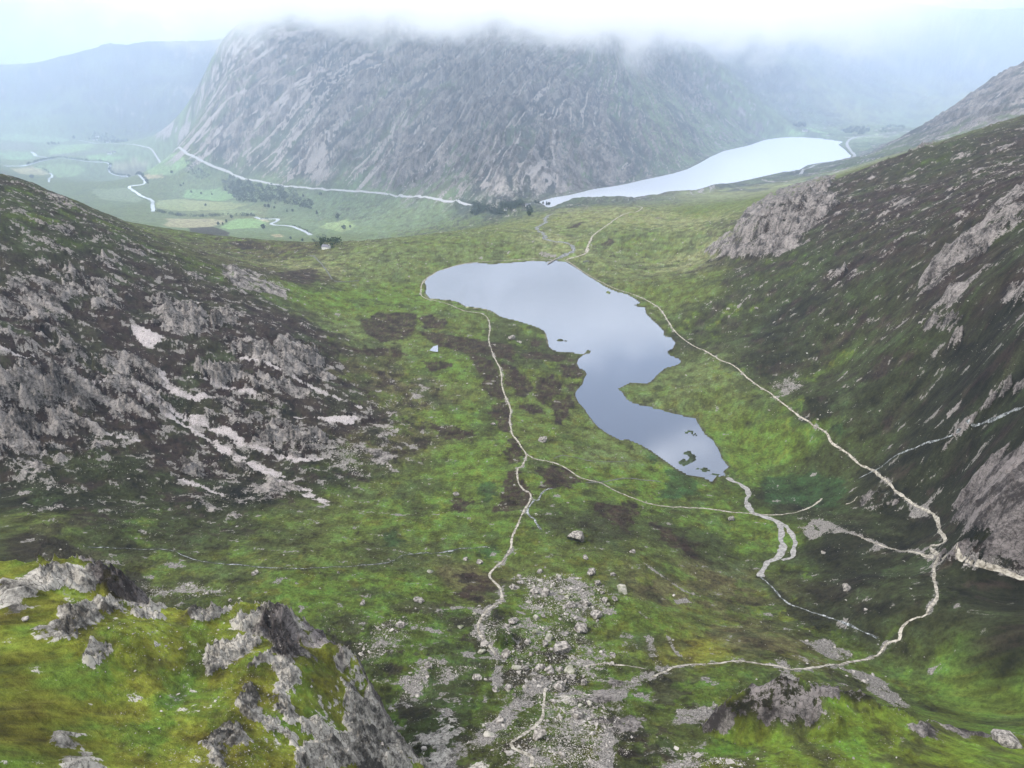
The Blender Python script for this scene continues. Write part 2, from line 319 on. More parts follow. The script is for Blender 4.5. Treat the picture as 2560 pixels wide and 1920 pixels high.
# ---- land cover: kind of ground at known places, blended between them
CLS = {'L':(.088,.130,.020),'K':(.084,.104,.024),'M':(.105,.130,.042),'Y':(.150,.145,.022),'D':(.019,.019,.009),'H':(.043,.028,.023),
       'N':(.040,.046,.015),'P':(.185,.195,.085),'G':(.15,.20,.10),'X':(.055,.058,.058),'V':(.10,.16,.08),'B':(.095,.085,.035)}
ANC = [ # u, v, kind, rockiness, relief in m
 (0,420,'N',.50,3),(150,520,'N',.52,4),(300,600,'H',.48,4),(100,680,'H',.58,5),(250,700,'H',.5,5),(400,680,'H',.5,5),(500,720,'H',.52,5),(620,700,'H',.4,3),(650,800,'H',.58,4),
 (500,850,'H',.58,5),(350,900,'H',.6,5),(200,850,'H',.55,6),(50,850,'H',.58,6),(50,950,'H',.64,6),(200,1000,'N',.55,5),(400,1000,'H',.55,4),(600,950,'H',.62,4),(750,900,'H',.5,3),
 (850,950,'B',.42,2),(700,1030,'N',.42,2.5),(500,1070,'D',.4,3),(300,1060,'N',.45,3),(100,1080,'D',.4,3),
 (50,1130,'K',.2,2),(300,1140,'N',.25,2),(500,1130,'N',.25,2),(650,1120,'K',.15,1.5),(800,1080,'K',.12,1.5),(900,1100,'L',.05,1.2),(750,1180,'K',.1,1.5),(550,1200,'K',.12,1.5),(400,1220,'K',.2,1.5),(350,1180,'N',.15,1.5),
 (1000,1000,'L',.05,.8),(1000,900,'L',.05,.8),(960,800,'L',.05,.8),(900,720,'K',.05,1),(800,720,'M',.1,1),(760,640,'L',.05,1),(900,640,'L',.05,.8),(900,850,'B',.3,1.5),(850,820,'B',.3,1.5),
 (1100,760,'N',.1,1),(1150,850,'K',.1,1),(1200,950,'K',.05,.8),(1300,980,'M',.05,.8),(1250,1020,'L',.05,.8),(1400,1040,'L',.02,.6),(1450,1090,'L',.02,.6),(1550,1110,'L',.02,.6),(1300,1150,'N',.15,1.5),(1400,1200,'K',.1,1.5),
 (1500,1180,'N',.12,1.2),(1550,1250,'B',.12,1.2),(1450,1280,'B',.1,1.2),(1400,1350,'L',.1,1.2),(1500,1400,'Y',.15,1),(1600,1380,'B',.15,1),(1700,1400,'B',.15,1),(1850,1430,'L',.1,1),(2000,1450,'L',.08,1),(2150,1520,'L',.08,1),(2212,1600,'L',.1,1),
 (1060,1180,'L',.05,1),(1200,1220,'K',.1,1.2),(1000,1250,'B',.1,1),(900,1260,'L',.15,1),(800,1300,'L',.2,1),(700,1270,'L',.15,1),(950,1350,'L',.3,1.2),(850,1420,'L',.34,1.2),(1000,1480,'L',.34,1.2),(900,1530,'L',.36,1.2),(1100,1400,'L',.35,1.2),(1200,1300,'L',.3,1.2),
 (1150,1550,'L',.42,1.2),(1050,1620,'K',.42,1.2),(1250,1500,'L',.42,1.2),(1300,1600,'K',.42,1.2),(1450,1500,'L',.25,1),(1450,1600,'K',.3,1),(1600,1470,'L',.22,1),(1750,1470,'K',.25,1),
 (1600,950,'L',.03,.7),(1700,960,'L',.02,.7),(1650,1010,'L',.02,.6),(1750,1030,'N',.02,.7),(1850,1020,'N',.1,1),(1480,850,'M',.15,1),(1560,880,'K',.15,1),(1530,800,'M',.12,1),(1700,1080,'D',.05,.8),(1640,1180,'L',.05,1),
 (1800,1180,'D',.1,1),(1900,1250,'D',.15,1.2),(2050,1300,'D',.2,1.2),(2150,1400,'D',.2,1.2),(1850,1320,'D',.15,1.2),(2000,1160,'D',.15,1.2),(2130,1100,'D',.3,1.5),(2212,1280,'D',.3,1.5),(1950,1380,'N',.1,1),
 (1450,640,'K',.1,1),(1550,720,'N',.2,1.5),(1650,780,'D',.2,1.5),(1800,880,'D',.22,1.5),(1950,980,'D',.22,1.5),(2050,950,'D',.3,2),(2150,850,'D',.35,2),(2000,850,'D',.25,1.5),(1850,770,'N',.2,1.5),(1700,690,'D',.25,2),(1650,620,'N',.25,2),
 (1850,640,'N',.34,3),(2000,720,'N',.32,2.5),(2150,700,'D',.42,4),(2212,620,'H',.5,5),(2050,600,'H',.42,5),(1900,560,'H',.42,4),(1750,560,'N',.36,3),(1700,480,'H',.55,4),(1850,450,'H',.48,4),(2000,430,'H',.46,4),(2150,420,'H',.46,4),(2050,340,'N',.38,4),(2212,300,'H',.4,4),(1800,410,'H',.44,4),(2212,480,'N',.45,4),
 (1400,540,'M',.14,1.5),(1500,560,'P',.15,1.5),(1450,480,'P',.15,1.5),(1550,450,'M',.15,1.5),(1650,410,'P',.12,1.5),(1300,510,'M',.15,1.5),(1350,460,'P',.2,2),(1200,520,'P',.15,1.5),(1100,530,'M',.15,1.5),(1000,530,'M',.15,2),(950,500,'M',.3,3),(880,560,'M',.15,2),
 (800,580,'M',.15,2),(700,580,'P',.2,2),(620,590,'B',.25,2.5),(550,540,'B',.3,3),(450,510,'K',.25,3),(640,600,'H',.25,2),(700,630,'L',.1,1.5),
 (50,310,'G',0,0),(50,350,'G',0,0),(150,390,'M',0,0),(250,420,'M',0,0),(350,380,'M',0,0),(450,440,'M',0,0),(600,490,'G',0,.3),(700,520,'M',.05,.5),(800,490,'G',.08,1),(350,340,'G',0,0),(200,320,'G',0,0),(450,380,'G',.12,1),(540,420,'G',.1,1),(900,480,'G',.2,2),(560,460,'P',0,0),
 (700,330,'X',.42,12),(500,320,'X',.45,12),(600,200,'X',.5,14),(800,200,'X',.5,16),(900,350,'X',.48,16),(1000,200,'X',.5,18),(1050,400,'X',.5,10),(1150,300,'X',.5,14),(1250,380,'X',.52,8),(1300,250,'X',.45,12),(1450,300,'G',.35,8),(1450,150,'X',.42,14),(1600,250,'G',.35,10),
 (1550,310,'G',.3,5),(1700,200,'X',.3,16),(1850,250,'P',.1,5),(1850,150,'X',.2,20),(2000,200,'P',.15,15),(1740,282,'G',0,1),(1950,270,'G',.05,1),(2100,150,'X',.2,20),(2050,260,'X',.55,8),(2150,200,'X',.58,10),(1960,310,'K',.2,3),
 (100,200,'X',.25,18),(250,180,'X',.25,18),(50,260,'G',.1,6),(330,250,'X',.3,14),(640,450,'G',.12,1),(760,440,'G',.3,3),(850,460,'G',.3,4)]
ap = [pick(a[0], a[1]) for a in ANC]
at_, ar_ = logpol(np.array([p[0] for p in ap]), np.array([p[1] for p in ap]))
av = np.array([(*CLS[a[2]], a[3], a[4]) for a in ANC])
# the blend is smooth: work on a coarse grid, warp it a little, then sample it
gi = np.linspace(0, NR-1, 180); gj = np.linspace(0, NT-1, 220)
gr_ = np.interp(gi, np.arange(NR), np.log(RR)); gt_ = np.interp(gj, np.arange(NT), th)
num = np.zeros((180, 220, 5)); den = np.zeros((180, 220))
for k in range(len(ANC)):
    w = 1/(((gt_[None, :]-at_[k])**2 + (gr_[:, None]-ar_[k])**2) + .018**2)**2
    num += w[..., None]*av[k]; den += w
fld = num/den[..., None]
def samp(A, th_, lr_):
    j = np.interp(th_, gt_, np.arange(220)); i = np.interp(lr_, gr_, np.arange(180))
    i0 = np.clip(i.astype(int), 0, 178); j0 = np.clip(j.astype(int), 0, 218); fi = (i-i0); fj = (j-j0)
    if A.ndim == 3: fi, fj = fi[..., None], fj[..., None]
    return A[i0, j0]*(1-fi)*(1-fj) + A[i0+1, j0]*fi*(1-fj) + A[i0, j0+1]*(1-fi)*fj + A[i0+1, j0+1]*fi*fj
wx = X/RG; wy = LR
warp = .030
F5 = samp(fld, TH + warp*fbm(TH*20, LR*20, 1, 4, .6), LR + warp*fbm(TH*20, LR*20, 1, 4, .6, 40.))
veg = F5[..., :3].astype(np.float32); rocky = F5[..., 3].astype(np.float32); relief = F5[..., 4].astype(np.float32)
print('cover', round(time.time()-T0, 1))

# ---- features drawn as outlines
def area(polys, soft=2.0, nz=None, ns=8., na=3.):
    o = np.zeros(X.shape, np.float32)
    for p in polys:
        P = picks(p); A = np.array(P); size = max(np.ptp(A[:, 0]), np.ptp(A[:, 1]))
        s = max(.4, min(soft, size*.12)); k = min(na, size*.22)
        pad = s + k*2
        m = (X > A[:, 0].min()-pad) & (X < A[:, 0].max()+pad) & (Y > A[:, 1].min()-pad) & (Y < A[:, 1].max()+pad)
        if not m.any(): continue
        x, y = X[m], Y[m]
        sd = poly_sd(x, y, P) + fbm(x, y, max(ns, size*.25), 4, .6)*k*2
        o[m] = np.maximum(o[m], 1 - sstep(-s, s, sd))
    return o
def band(lines, soft=.5):
    o = np.zeros(X.shape, np.float32)
    for wdt, p in lines:
        P = picks(p); A = np.array(P); pad = wdt*2 + 4
        m = (X > A[:, 0].min()-pad) & (X < A[:, 0].max()+pad) & (Y > A[:, 1].min()-pad) & (Y < A[:, 1].max()+pad)
        if not m.any(): continue
        x, y = X[m], Y[m]
        d = line_d(x, y, P) + fbm(x, y, max(3, wdt*1.5), 3, .6)*wdt*.9
        o[m] = np.maximum(o[m], 1 - sstep(wdt*(1-soft), wdt*(1+soft), d))
    return o
heather = area([Z5(p) for p in [[(130,490),(240,440),(440,450),(480,500),(420,600),(250,620),(140,570)],[(480,480),(560,450),(650,500),(620,540),(520,540)],
 [(480,560),(640,570),(800,600),(1050,640),(1080,700),(1040,740),(900,700),(700,680),(600,650)],[(1080,690),(1200,680),(1380,710),(1440,740),(1280,740),(1120,720)],
 [(790,690),(940,740),(980,850),(1020,970),(960,980),(900,930),(860,830),(800,760)],[(1340,760),(1430,760),(1500,810),(1440,850),(1350,830)],[(1200,840),(1300,820),(1370,870),(1340,950),(1240,1000),(1190,960)],
 [(1300,980),(1400,950),(1430,1000),(1380,1080),(1370,1140),(1310,1120),(1290,1040)],[(930,1000),(1020,990),(1050,1080),(1030,1170),(950,1130),(920,1060)],[(1030,1210),(1080,1210),(1140,1310),(1100,1370),(1040,1370)],
 [(960,1500),(1060,1400),(1160,1560),(1120,1650),(940,1650),(1000,1550)],[(1220,1400),(1320,1370),(1480,1460),(1400,1510),(1230,1520)],[(1380,880),(1460,870),(1440,910),(1380,920)],
 [(50,650),(350,660),(420,700),(380,720),(100,690)],[(1000,760),(1120,800),(1180,900),(1120,980),(1020,870)],[(1080,1000),(1200,1010),(1240,1060),(1120,1050)],
 [(1170,600),(1230,620),(1220,655),(1160,640)],[(500,740),(640,740),(700,770),(560,800)],[(560,1120),(760,1150),(820,1190),(740,1230),(600,1200)],[(700,1560),(800,1580),(760,1659),(660,1659)]]], 1.5, na=3.5) \
 + area([Z8([(720,480),(900,470),(960,560),(850,680),(740,620)]),Z8([(1550,60),(1800,40),(1830,120),(1720,200),(1560,120)]),Z8([(1850,130),(2000,200),(2190,300),(2150,380),(1950,250)]),Z2([(1400,1400),(1450,1370),(1490,1365),(1470,1395)]),Z2([(1600,1500),(1660,1470),(1690,1490),(1640,1520)]),
  Z4([(1700,190),(1900,170),(1960,230),(1850,270),(1720,240)]),Z1([(1150,1390),(1300,1385),(1420,1430),(1300,1450)]),Z1([(1380,1480),(1560,1480),(1640,1520),(1480,1540)])], 2, na=4)
heather = np.clip(heather, 0, 1)*(.68 + .32*sstep(-.30, .05, fbm(X, Y, 7, 4, .65, 151.)))
sedge = area([Z5([(1980,1400),(2070,1400),(2190,1480),(2190,1550),(2050,1580),(1940,1570),(2000,1480)]),Z5([(860,1480),(940,1480),(960,1560),(900,1620),(860,1560)]),Z5([(1880,1300),(1930,1310),(1920,1350),(1880,1360)]),
  Z8([(270,230),(340,220),(390,270),(340,300),(280,300)]),Z8([(850,330),(950,300),(970,350),(900,390)]),Z6([(600,1440),(900,1400),(1100,1470),(1060,1640),(800,1620),(600,1600)]),Z6([(1000,1150),(1080,1120),(1120,1170),(1040,1200)]),Z5([(1830,1010),(1900,1050),(2100,1085),(2180,1100),(2000,1070),(1880,1040)])], 1.5, na=3)
scree = band([(w, Z4(p)) for w, p in [(4.8,[(820,870),(900,950),(1080,1050),(1250,1120),(1400,1190),(1550,1270),(1700,1310),(1900,1350)]),(2.7,[(480,870),(650,890),(820,940),(1000,1050),(1150,1130),(1300,1240),(1450,1330)]),
 (4.5,[(1300,1240),(1450,1330),(1650,1420),(1850,1530),(1990,1600)]),(2.7,[(1480,710),(1600,760),(1800,840),(1950,920),(2100,980),(2196,1020)]),(2.4,[(1130,825),(1250,850),(1400,890),(1560,940)]),(4.0,[(980,790),(1010,870),(1090,945),(1200,975),(1320,970)]),
 (1.5,[(320,1090),(520,1150),(700,1200),(850,1230)]),(1.5,[(1100,1470),(1250,1510),(1370,1560)]),(1.0,[(660,165),(740,190),(830,215)]),(1.2,[(1000,290),(1120,330),(1230,390)]),(1.6,[(1800,1080),(1950,1080),(2190,1090)])]])
scree *= .55 + .45*sstep(-.35, .15, fbm(X*.5, Y, 9, 4, .7, 161.))
scree = np.maximum(scree, area([Z4(p) for p in [[(800,520),(870,520),(1010,600),(930,660),(870,640)],[(1950,1070),(2196,1080),(2150,1130),(2000,1110)],[(0,665),(100,680),(195,700),(130,725),(40,690)],[(440,675),(540,690),(480,700)],[(1880,1310),(1960,1330),(1930,1350)]]] , 1.0, na=1.5))
rubble = area([Z8(p) for p in [[(1120,500),(1350,480),(1600,560),(1620,760),(1400,780),(1200,720),(1130,620)],[(220,800),(400,790),(400,900),(220,1000),(140,1010)],[(350,1170),(520,1020),(600,1060),(480,1220),(340,1280)],
  [(1180,1400),(1400,1300),(1600,1300),(1640,1500),(1400,1560),(1250,1500)],[(820,700),(960,760),(1000,900),(900,940),(830,830)],[(1300,1000),(1600,960),(1560,1120),(1350,1150)],[(1100,1580),(1400,1500),(1650,1560),(1600,1659),(1150,1659)],[(560,1000),(800,1050),(760,1130),(580,1110)]]], 4, na=5)
rubble = np.maximum(rubble, area([Z9([(80,1540),(0,1659),(300,1659),(600,1659)]),Z4([(1700,1180),(2196,1250),(2196,1450),(2000,1340)]),Z6([(650,880),(800,820),(860,900),(720,960)]),Z4([(0,1430),(220,1450),(490,1530),(300,1520),(0,1480)]),Z7([(870,560),(1200,540),(1420,590),(1200,620),(900,610)]),Z9([(1900,800),(2060,770),(2100,830),(1940,870)])], 4, na=4))
rubble = np.maximum(rubble, .62*area([Z8([(1050,720),(1560,770),(1600,1000),(1500,1300),(1560,1659),(950,1659),(1130,1300),(980,950)])], 6, na=8))
gravel = band([(2.2,Z8([(985,640),(900,700),(840,800),(900,900),(960,980),(970,1080),(960,1130)])),(3.2,Z8([(1990,1060),(1860,1120),(1700,1180),(1680,1300),(1650,1420),(1600,1659)])),(3.8,Z8([(600,1659),(850,1500),(1020,1350),(1150,1230),(1250,1130)])),(2.0,Z8([(1890,860),(1900,980),(1950,1050)])),
  (2.0,Z9([(830,140),(1000,160),(1120,220),(1300,290),(1500,340),(1640,380)])),(2.2,Z9([(1690,390),(1900,420),(2196,490)])),(1.2,Z8([(1860,420),(2000,510),(2100,590),(2190,620)])),(1.0,Z8([(1830,720),(1880,760)])),(.9,Z8([(2000,850),(2040,940),(2080,980)])),(.8,Z8([(0,60),(150,100),(400,120),(600,110),(720,70)])),
  (1.6,Z6([(390,470),(500,360),(620,260)])),(1.0,Z6([(245,400),(380,310)])),(1.2,Z6([(1290,640),(1400,540),(1540,430)])),(1.4,Z3([(1450,1365),(1700,1240),(1850,1120)])),(1.1,Z6([(1050,870),(1120,800)])),(1.0,Z6([(1120,900),(1260,800)]))])
gravel = np.maximum(gravel, area([Z9(p) for p in [[(1050,1050),(1180,1050),(1320,1110),(1400,1200),(1500,1280),(1440,1310),(1280,1210),(1130,1090)],[(810,880),(1000,880),(1150,960),(1100,1020),(950,970)],[(60,1300),(200,1290),(320,1280),(300,1360),(200,1400),(60,1400)],[(680,1000),(740,990),(800,1080),(860,1160),(780,1150),(690,1080)],[(830,120),(990,160),(1100,220),(990,240)],[(810,190),(900,180),(990,240),(880,270)],[(60,630),(140,630),(160,655),(80,660)],[(1480,60),(1600,60),(1680,150),(1500,120)]]] + [ZC([(1130,1330),(1230,1300),(1460,1370),(1440,1420),(1250,1400)])], 1, na=1.5))
beach = band([(2.5,Z5([(515,262),(540,228),(600,193),(680,168),(760,148),(820,143)])),(1.2,Z5([(520,335),(545,358),(610,363),(670,368),(720,378),(770,408),(890,423),(960,455),(1080,490)])),(1.2,Z5([(1250,560),(1270,630),(1300,670)]))])
rockp = area([Z4(p) for p in [[(1350,160),(1500,170),(1640,240),(1770,300),(1770,350),(1600,320),(1430,280),(1370,220)],[(1480,690),(1800,600),(1900,650),(2050,860),(1850,830),(1600,750)],[(100,790),(350,810),(480,880),(540,980),(640,1060),(560,1060),(330,1000),(320,1080),(160,1050),(0,1000),(60,850)],
 [(1220,760),(1450,760),(1480,830),(1350,860),(1200,820)],[(1500,830),(1800,880),(2000,960),(1800,970),(1560,900)],[(940,370),(1250,420),(1270,560),(1100,590),(930,500)],[(560,90),(700,110),(760,170),(640,150)],[(390,170),(480,180),(490,240),(400,220)],[(1280,450),(1450,440),(1470,520),(1300,520)],[(0,1000),(180,1080),(250,1150),(200,1250),(0,1250)],[(1570,1150),(1900,1180),(2040,1220),(1900,1260),(1600,1220)],[(1120,1370),(1240,1390),(1220,1450),(1120,1440)]]], 3, na=5)
rockp = np.maximum(rockp, area([Z3(p) for p in [[(230,1540),(420,1420),(500,1300),(700,1180),(900,1090),(1060,1080),(1000,1200),(1080,1260),(900,1400),(700,1573),(400,1573)],[(1700,1573),(1850,1450),(2000,1320),(2212,1240),(2212,1330),(2050,1450),(1900,1573)],[(1500,940),(1750,800),(1950,740),(1800,800),(1650,880)]]] +
 [Z6(p) for p in [[(1540,250),(1650,120),(1850,0),(1990,0),(1950,80),(1750,180),(1660,280),(1600,310)],[(1750,300),(1880,310),(1750,400),(1710,410)],[(1600,480),(1670,450),(1660,520),(1590,540)],[(1680,480),(1830,430),(1800,500),(1700,540)],[(2020,400),(2100,270),(2196,230),(2196,380),(2100,400),(2020,430)],
 [(1730,1050),(1900,990),(1990,1000),(1850,1050)],[(1990,880),(2196,850),(2196,900),(2060,960)],[(1720,1170),(1860,1120),(1820,1170)],[(1215,500),(1270,470),(1330,470),(1260,515)],[(980,200),(1040,170),(1110,190),(1060,240)],[(1740,650),(1800,610),(1820,640),(1770,660)],[(1180,1590),(1300,1550),(1400,1570),(1430,1620),(1250,1659)]]], 3, na=3))
slab = area([[(2050,1115),(2075,1065),(2120,1020),(2170,985),(2240,950),(2240,1240),(2160,1200),(2100,1160)], Z9([(1690,380),(1900,290),(2240,330),(2240,420),(2000,400),(1760,380)])], 3, na=3)
cragrock = area([Z7(p) for p in [[(0,560),(200,460),(420,430),(610,470),(560,560),(350,560),(200,640),(120,720),(0,850),(0,720)],[(270,780),(420,700),(640,620),(800,620),(740,690),(560,800),(400,870),(350,820),(280,900)],[(1400,760),(1500,720),(1620,680),(1800,740),(1830,900),(1900,990),(1700,960),(1560,850),(1420,820)],
 [(1320,890),(1450,830),(1600,880),(1500,960),(1400,1040),(1250,1120),(1290,1000)],[(1540,1030),(1640,970),(1760,1010),(1700,1030)],[(1480,1180),(1540,1130),(1600,1190),(1610,1300),(1560,1340),(1490,1320)],[(1700,1030),(1800,1050),(1800,1180),(1780,1320),(1900,1400),(2060,1430),(2170,1430),(2196,1659),(1830,1659),(1920,1480),(1800,1400),(1700,1340),(1660,1260)],
 [(1210,1600),(1300,1450),(1400,1400),(1490,1450),(1420,1530),(1380,1659),(1210,1659)],[(1540,1350),(1700,1360),(1800,1500),(1820,1530),(1760,1480),(1640,1420)],[(520,1040),(560,930),(640,900),(620,1010)],[(430,1659),(470,1530),(560,1600),(540,1659)],[(330,1450),(460,1460),(460,1530),(350,1540)],[(150,1650),(220,1580),(260,1600),(200,1659)],[(0,1640),(110,1620),(130,1659)],[(2070,1120),(2196,1200),(2300,1230),(2380,1330),(2500,1420),(2620,1500),(2720,1690),(2196,1690),(2150,1400)],[(870,660),(930,645),(960,680),(890,690)],[(1180,740),(1300,680),(1420,700),(1220,770)],[(830,720),(920,700),(960,740),(860,740)]]] +
 [Z9(p) for p in [[(1500,1420),(1560,1380),(1680,1430),(1700,1480),(1560,1470)],[(1700,1410),(1850,1400),(1950,1470),(1800,1450)],[(830,1330),(900,1290),(980,1300),(940,1400),(860,1390)],[(880,1220),(1040,1190),(1060,1230),(920,1250)]]], 1.2, na=1.6)
mossK = area([Z9([(950,1460),(1200,1440),(1330,1520),(1200,1600),(1000,1540)]),Z9([(200,1540),(420,1480),(600,1560),(300,1600)]),Z7([(880,1500),(1000,1250),(1200,950),(1350,880),(1380,940),(1200,1150),(1050,1400),(960,1560)])], 2, na=3)
gully = area([Z7([(880,1500),(1000,1250),(1200,950),(1330,880),(1370,930),(1180,1150),(1060,1400),(980,1580),(860,1640)])], 2, na=2.5)
shaded_rock = area([Z7(p) for p in [[(610,500),(740,440),(870,480),(960,640),(830,650),(700,590)],[(1560,830),(1700,740),(1820,780),(1910,990),(1750,1000),(1620,900)],[(1850,800),(2000,820),(2150,900),(2210,1060),(2090,1060),(2050,950),(1900,960)],[(0,360),(60,250),(200,230),(420,270),(520,380),(300,370),(120,400)]]], 1.5, na=2)  # shade of averted crag faces, painted in as dark rock
SHL = (CRL > .5) & (SDL < 0)
print('features', round(time.time()-T0, 1))

# ---- relief
far_m = sstep(1900, 2300, Y + .2*np.abs(X)) * sstep(-170, -60, Zb)*sstep(-.62, -.2, -TH*.2)   # slopes beyond the valley
phi = np.arctan2(X - 450, 3750 - Y); rho = np.hypot(X - 450, Y - 3750)
bend = fbm(X, Y, 420, 3, .5)*.05
st1 = ridged((phi + bend)*22, rho/900, 1, 5, .62)
st2 = fbm((phi + bend)*60, rho/420, 1, 5, .68, 11.)
rel = np.zeros(X.shape, np.float32)
near = 1 - far_m
rk = np.clip(rocky + fbm(X, Y, 70, 4, .55)*.5 + rockp*.35 + slab*.4, 0, 1.2)
hum = fbm(X, Y, 34, 5, .5)
rel += near*relief*hum*1.1
outc = sstep(.45, .78, rk + .35*fbm(X*.6, Y, 22, 4, .6, 7.))
wq = fbm(X, Y, 75, 3, .5, 33.)
rr = ridged(X*.62 + 8*hum + 26*wq, Y*1.0 + 6*hum - 20*wq, 17, 5, .66)        # ribs of rock run down the slopes
rel += near*(outc*np.maximum(rockp, .6)*(rr - .35)*np.minimum(relief, 6)*1.25)
rel += near*slab*ridged(X*.35 + Y*.6, Y*.25 - X*.4, 10, 6, .62)*5.0
streak = np.where((RG < 4600) & (Y < 4300), 1., .25)*sstep(0, .4, 1.2-np.abs(phi)*.4)
rel += far_m*relief*(streak*((st1 - .5)*.95 + st2*.8) + fbm(X, Y, 160, 6, .55)*1.0 + .25*ridged(X, Y, 45, 4, .6))
rel += near*fbm(X, Y, 5.5, 4, .6)*.5*sstep(.02, .3, relief)
rel += near*ridged(X, Y, 4.2, 4, .65, 29.)*.45*sstep(700, 420, RG)*(.4 + .6*sstep(-.2, .3, hum))
rel += near*rockp*np.where(TH > .1, 1., .45)*(ridged(X*.8 + Y*.5, Y*.5 - X*.35, 34, 4, .55, 57.) - .4)*7
rel += near*np.maximum(outc, np.maximum(rockp, slab*.6))*fbm(X*.7, Y, 7, 4, .65, 3.)*1.35*np.clip(relief/4, .4, 1.2)
keepw = sstep(2, 30, sdI)*sstep(2, 60, sdO)
incrag = (np.maximum(CRL, CRR) > .5)
rel = np.where(incrag, 0, rel)*keepw
ZS = Z.copy()
Z = Z + rel
# crag surface relief: rock stands proud of the turf, with cracks
cr = np.maximum(cragrock, np.where(incrag & (np.minimum(SDL, SDR) > .3), 1, 0)).astype(np.float32)
cknob = ridged(X + .4*Y + 3*fbm(X, Y, 14, 3), Y - .3*X, 6.5, 5, .66)
dz = fbm(X, Y, 16, 5, .5)*1.5 + cr*(.5 + np.where(CRR > .5, .8, 1.9)*(cknob - .4) + np.where(CRR > .5, .35, .8)*fbm(X, Y, 2.6, 4, .65, 9.)) + fbm(X, Y, 2.2, 3, .55)*.32
Z = Z + np.where(incrag, dz, 0)
def bump(u, v, h, rad, el=1., ang=0.):
    global Z
    x, y = pick(u, v, Zb0)
    m = (np.abs(X-x) < rad*3) & (np.abs(Y-y) < rad*3)
    dx, dy = X[m]-x, Y[m]-y; c, s = math.cos(ang), math.sin(ang)
    d = np.hypot((dx*c + dy*s)/el, -dx*s + dy*c)/rad
    Z[m] += h*(1 - sstep(.35, 1.15, d + fbm(X[m], Y[m], rad*.8, 3)*.3))
Zb0 = Z.copy()
for b in [(265,1262,5,6,1.3,.3),(600,1350,4,6,1.,0),(655,1375,3.5,6,1.2,.5),(720,1415,3,5,1,0),(765,1440,3,5,1,0),(1090,1385,5.5,5.5,1,0),(1140,1030,2,8,1.4,.2),
          (1480,860,4,22,1.6,.4),(1700,1500,2.5,9,1.6,0),(1790,1560,2.5,6,1,0)]: bump(*b)
# knolls that stand in front of the far lake, islets in the near lake, weed beds just under the surface
for x_, y_, h, r in [(1240,436,11,38),(1280,433,13,42),(1330,427,11,40),(1400,420,6,40),(1470,410,6,45),(1560,396,5,45),(1180,446,4,22)]:
    X0, Y0 = at_z(x_, y_+2, ZO+6)
    d = np.hypot((X-X0)*.6, Y-Y0)/r
    Z += h*(1-sstep(.2, 1.2, d + .25*fbm(X, Y, 25, 4)))*sstep(-4, 8, sdO)
islets = [(1314,632,2.6,7,1.0),(1210,735,3.4,5,.8),(1222,737,1.5,3,.8),(1270,759,2,4,.9),(1385,658,7,4,.5),(1120+112,738,1,2,.6)]
for u, v, a, b, h in islets:
    x0, y0 = at_z(u, v, 0); d = np.hypot((X-x0)/(a*1.6), (Y-y0)/(b*1.2))
    Z = np.where(d < 1.6, np.maximum(Z, -1.2 + (h+1.2)*(1-sstep(.2, 1.5, d + .3*fbm(X, Y, 3, 3)))), Z)
weed = np.zeros(X.shape, np.float32)
for u, v, a, b in [(1487,933,5,4),(1498,938,3,3),(1492,985,5,9),(1480,1000,6,6),(1520,1014,6,4),(1548,1024,6,3)]:
    x0, y0 = at_z(u, v, 0); d = np.hypot((X-x0)/a, (Y-y0)/b) + .8*fbm(X, Y, 7, 4, .6)
    weed = np.maximum(weed, np.where(d < 1, 1, 0))
Z = np.where((weed > 0) & (sdI < 0), .04, Z)
Z = np.where((weed == 0) & (sdI < -.5) & (Z > -.05) & (Z < .03), -.15, Z)
# stream beds cut a little into the ground
#  ---- final cover colours
gx = np.gradient(Z, axis=1)/np.maximum(np.gradient(X, axis=1)**2 + np.gradient(Y, axis=1)**2, 1e-6)**.5
gy = np.gradient(Z, axis=0)/np.maximum(np.gradient(RR)[:, None], 1e-6)
slope = np.hypot(gx, gy)
def lay(col, m): 
    global veg
    m = np.clip(m, 0, 1)[..., None].astype(np.float32); veg = veg*(1-m) + np.array(col, np.float32)*m
# patches of other plants inside every kind of ground
p1 = fbm(X, Y, 28, 5, .6, 3.); p2 = fbm(X, Y, 11, 4, .6, 23.); p3 = fbm(X, Y, 90, 4, .55, 31.); pf = fbm(X, Y, 260, 4, .6, 51.)
nr = (1 - far_m)
lay(CLS['H'], nr*sstep(.18, .34, p1 + .4*p2)*sstep(.06, .3, rocky)*.8)
lay(CLS['L'], nr*sstep(.22, .4, -p1 + .5*p3)*.55*sstep(.03, .02, np.where(veg[..., 1] < .045, .1, 0)))
lay(CLS['Y'], nr*sstep(.25, .45, p2 + .4*p3)*.35*np.where(veg[..., 1] > .09, 1, 0))
lay(CLS['D'], nr*sstep(.2, .4, -p2 + .3*p1)*(.12 + .5*sstep(.08, .3, rocky)))
lay((.062,.085,.03), nr*sstep(.3, .5, fbm(X, Y, 60, 4, .6, 77.))*.5)
lay((.040,.045,.018), nr*sstep(.12, .36, fbm(X, Y, 46, 5, .65, 141.) + .25*p2)*.6*sstep(420, 330, np.where(Y < 1500, 300, 500)))
lay((.040,.026,.018), heather); lay((.030,.055,.018), sedge*.8)
lay(CLS['D'], heather*sstep(.05, .25, p2)*.5)
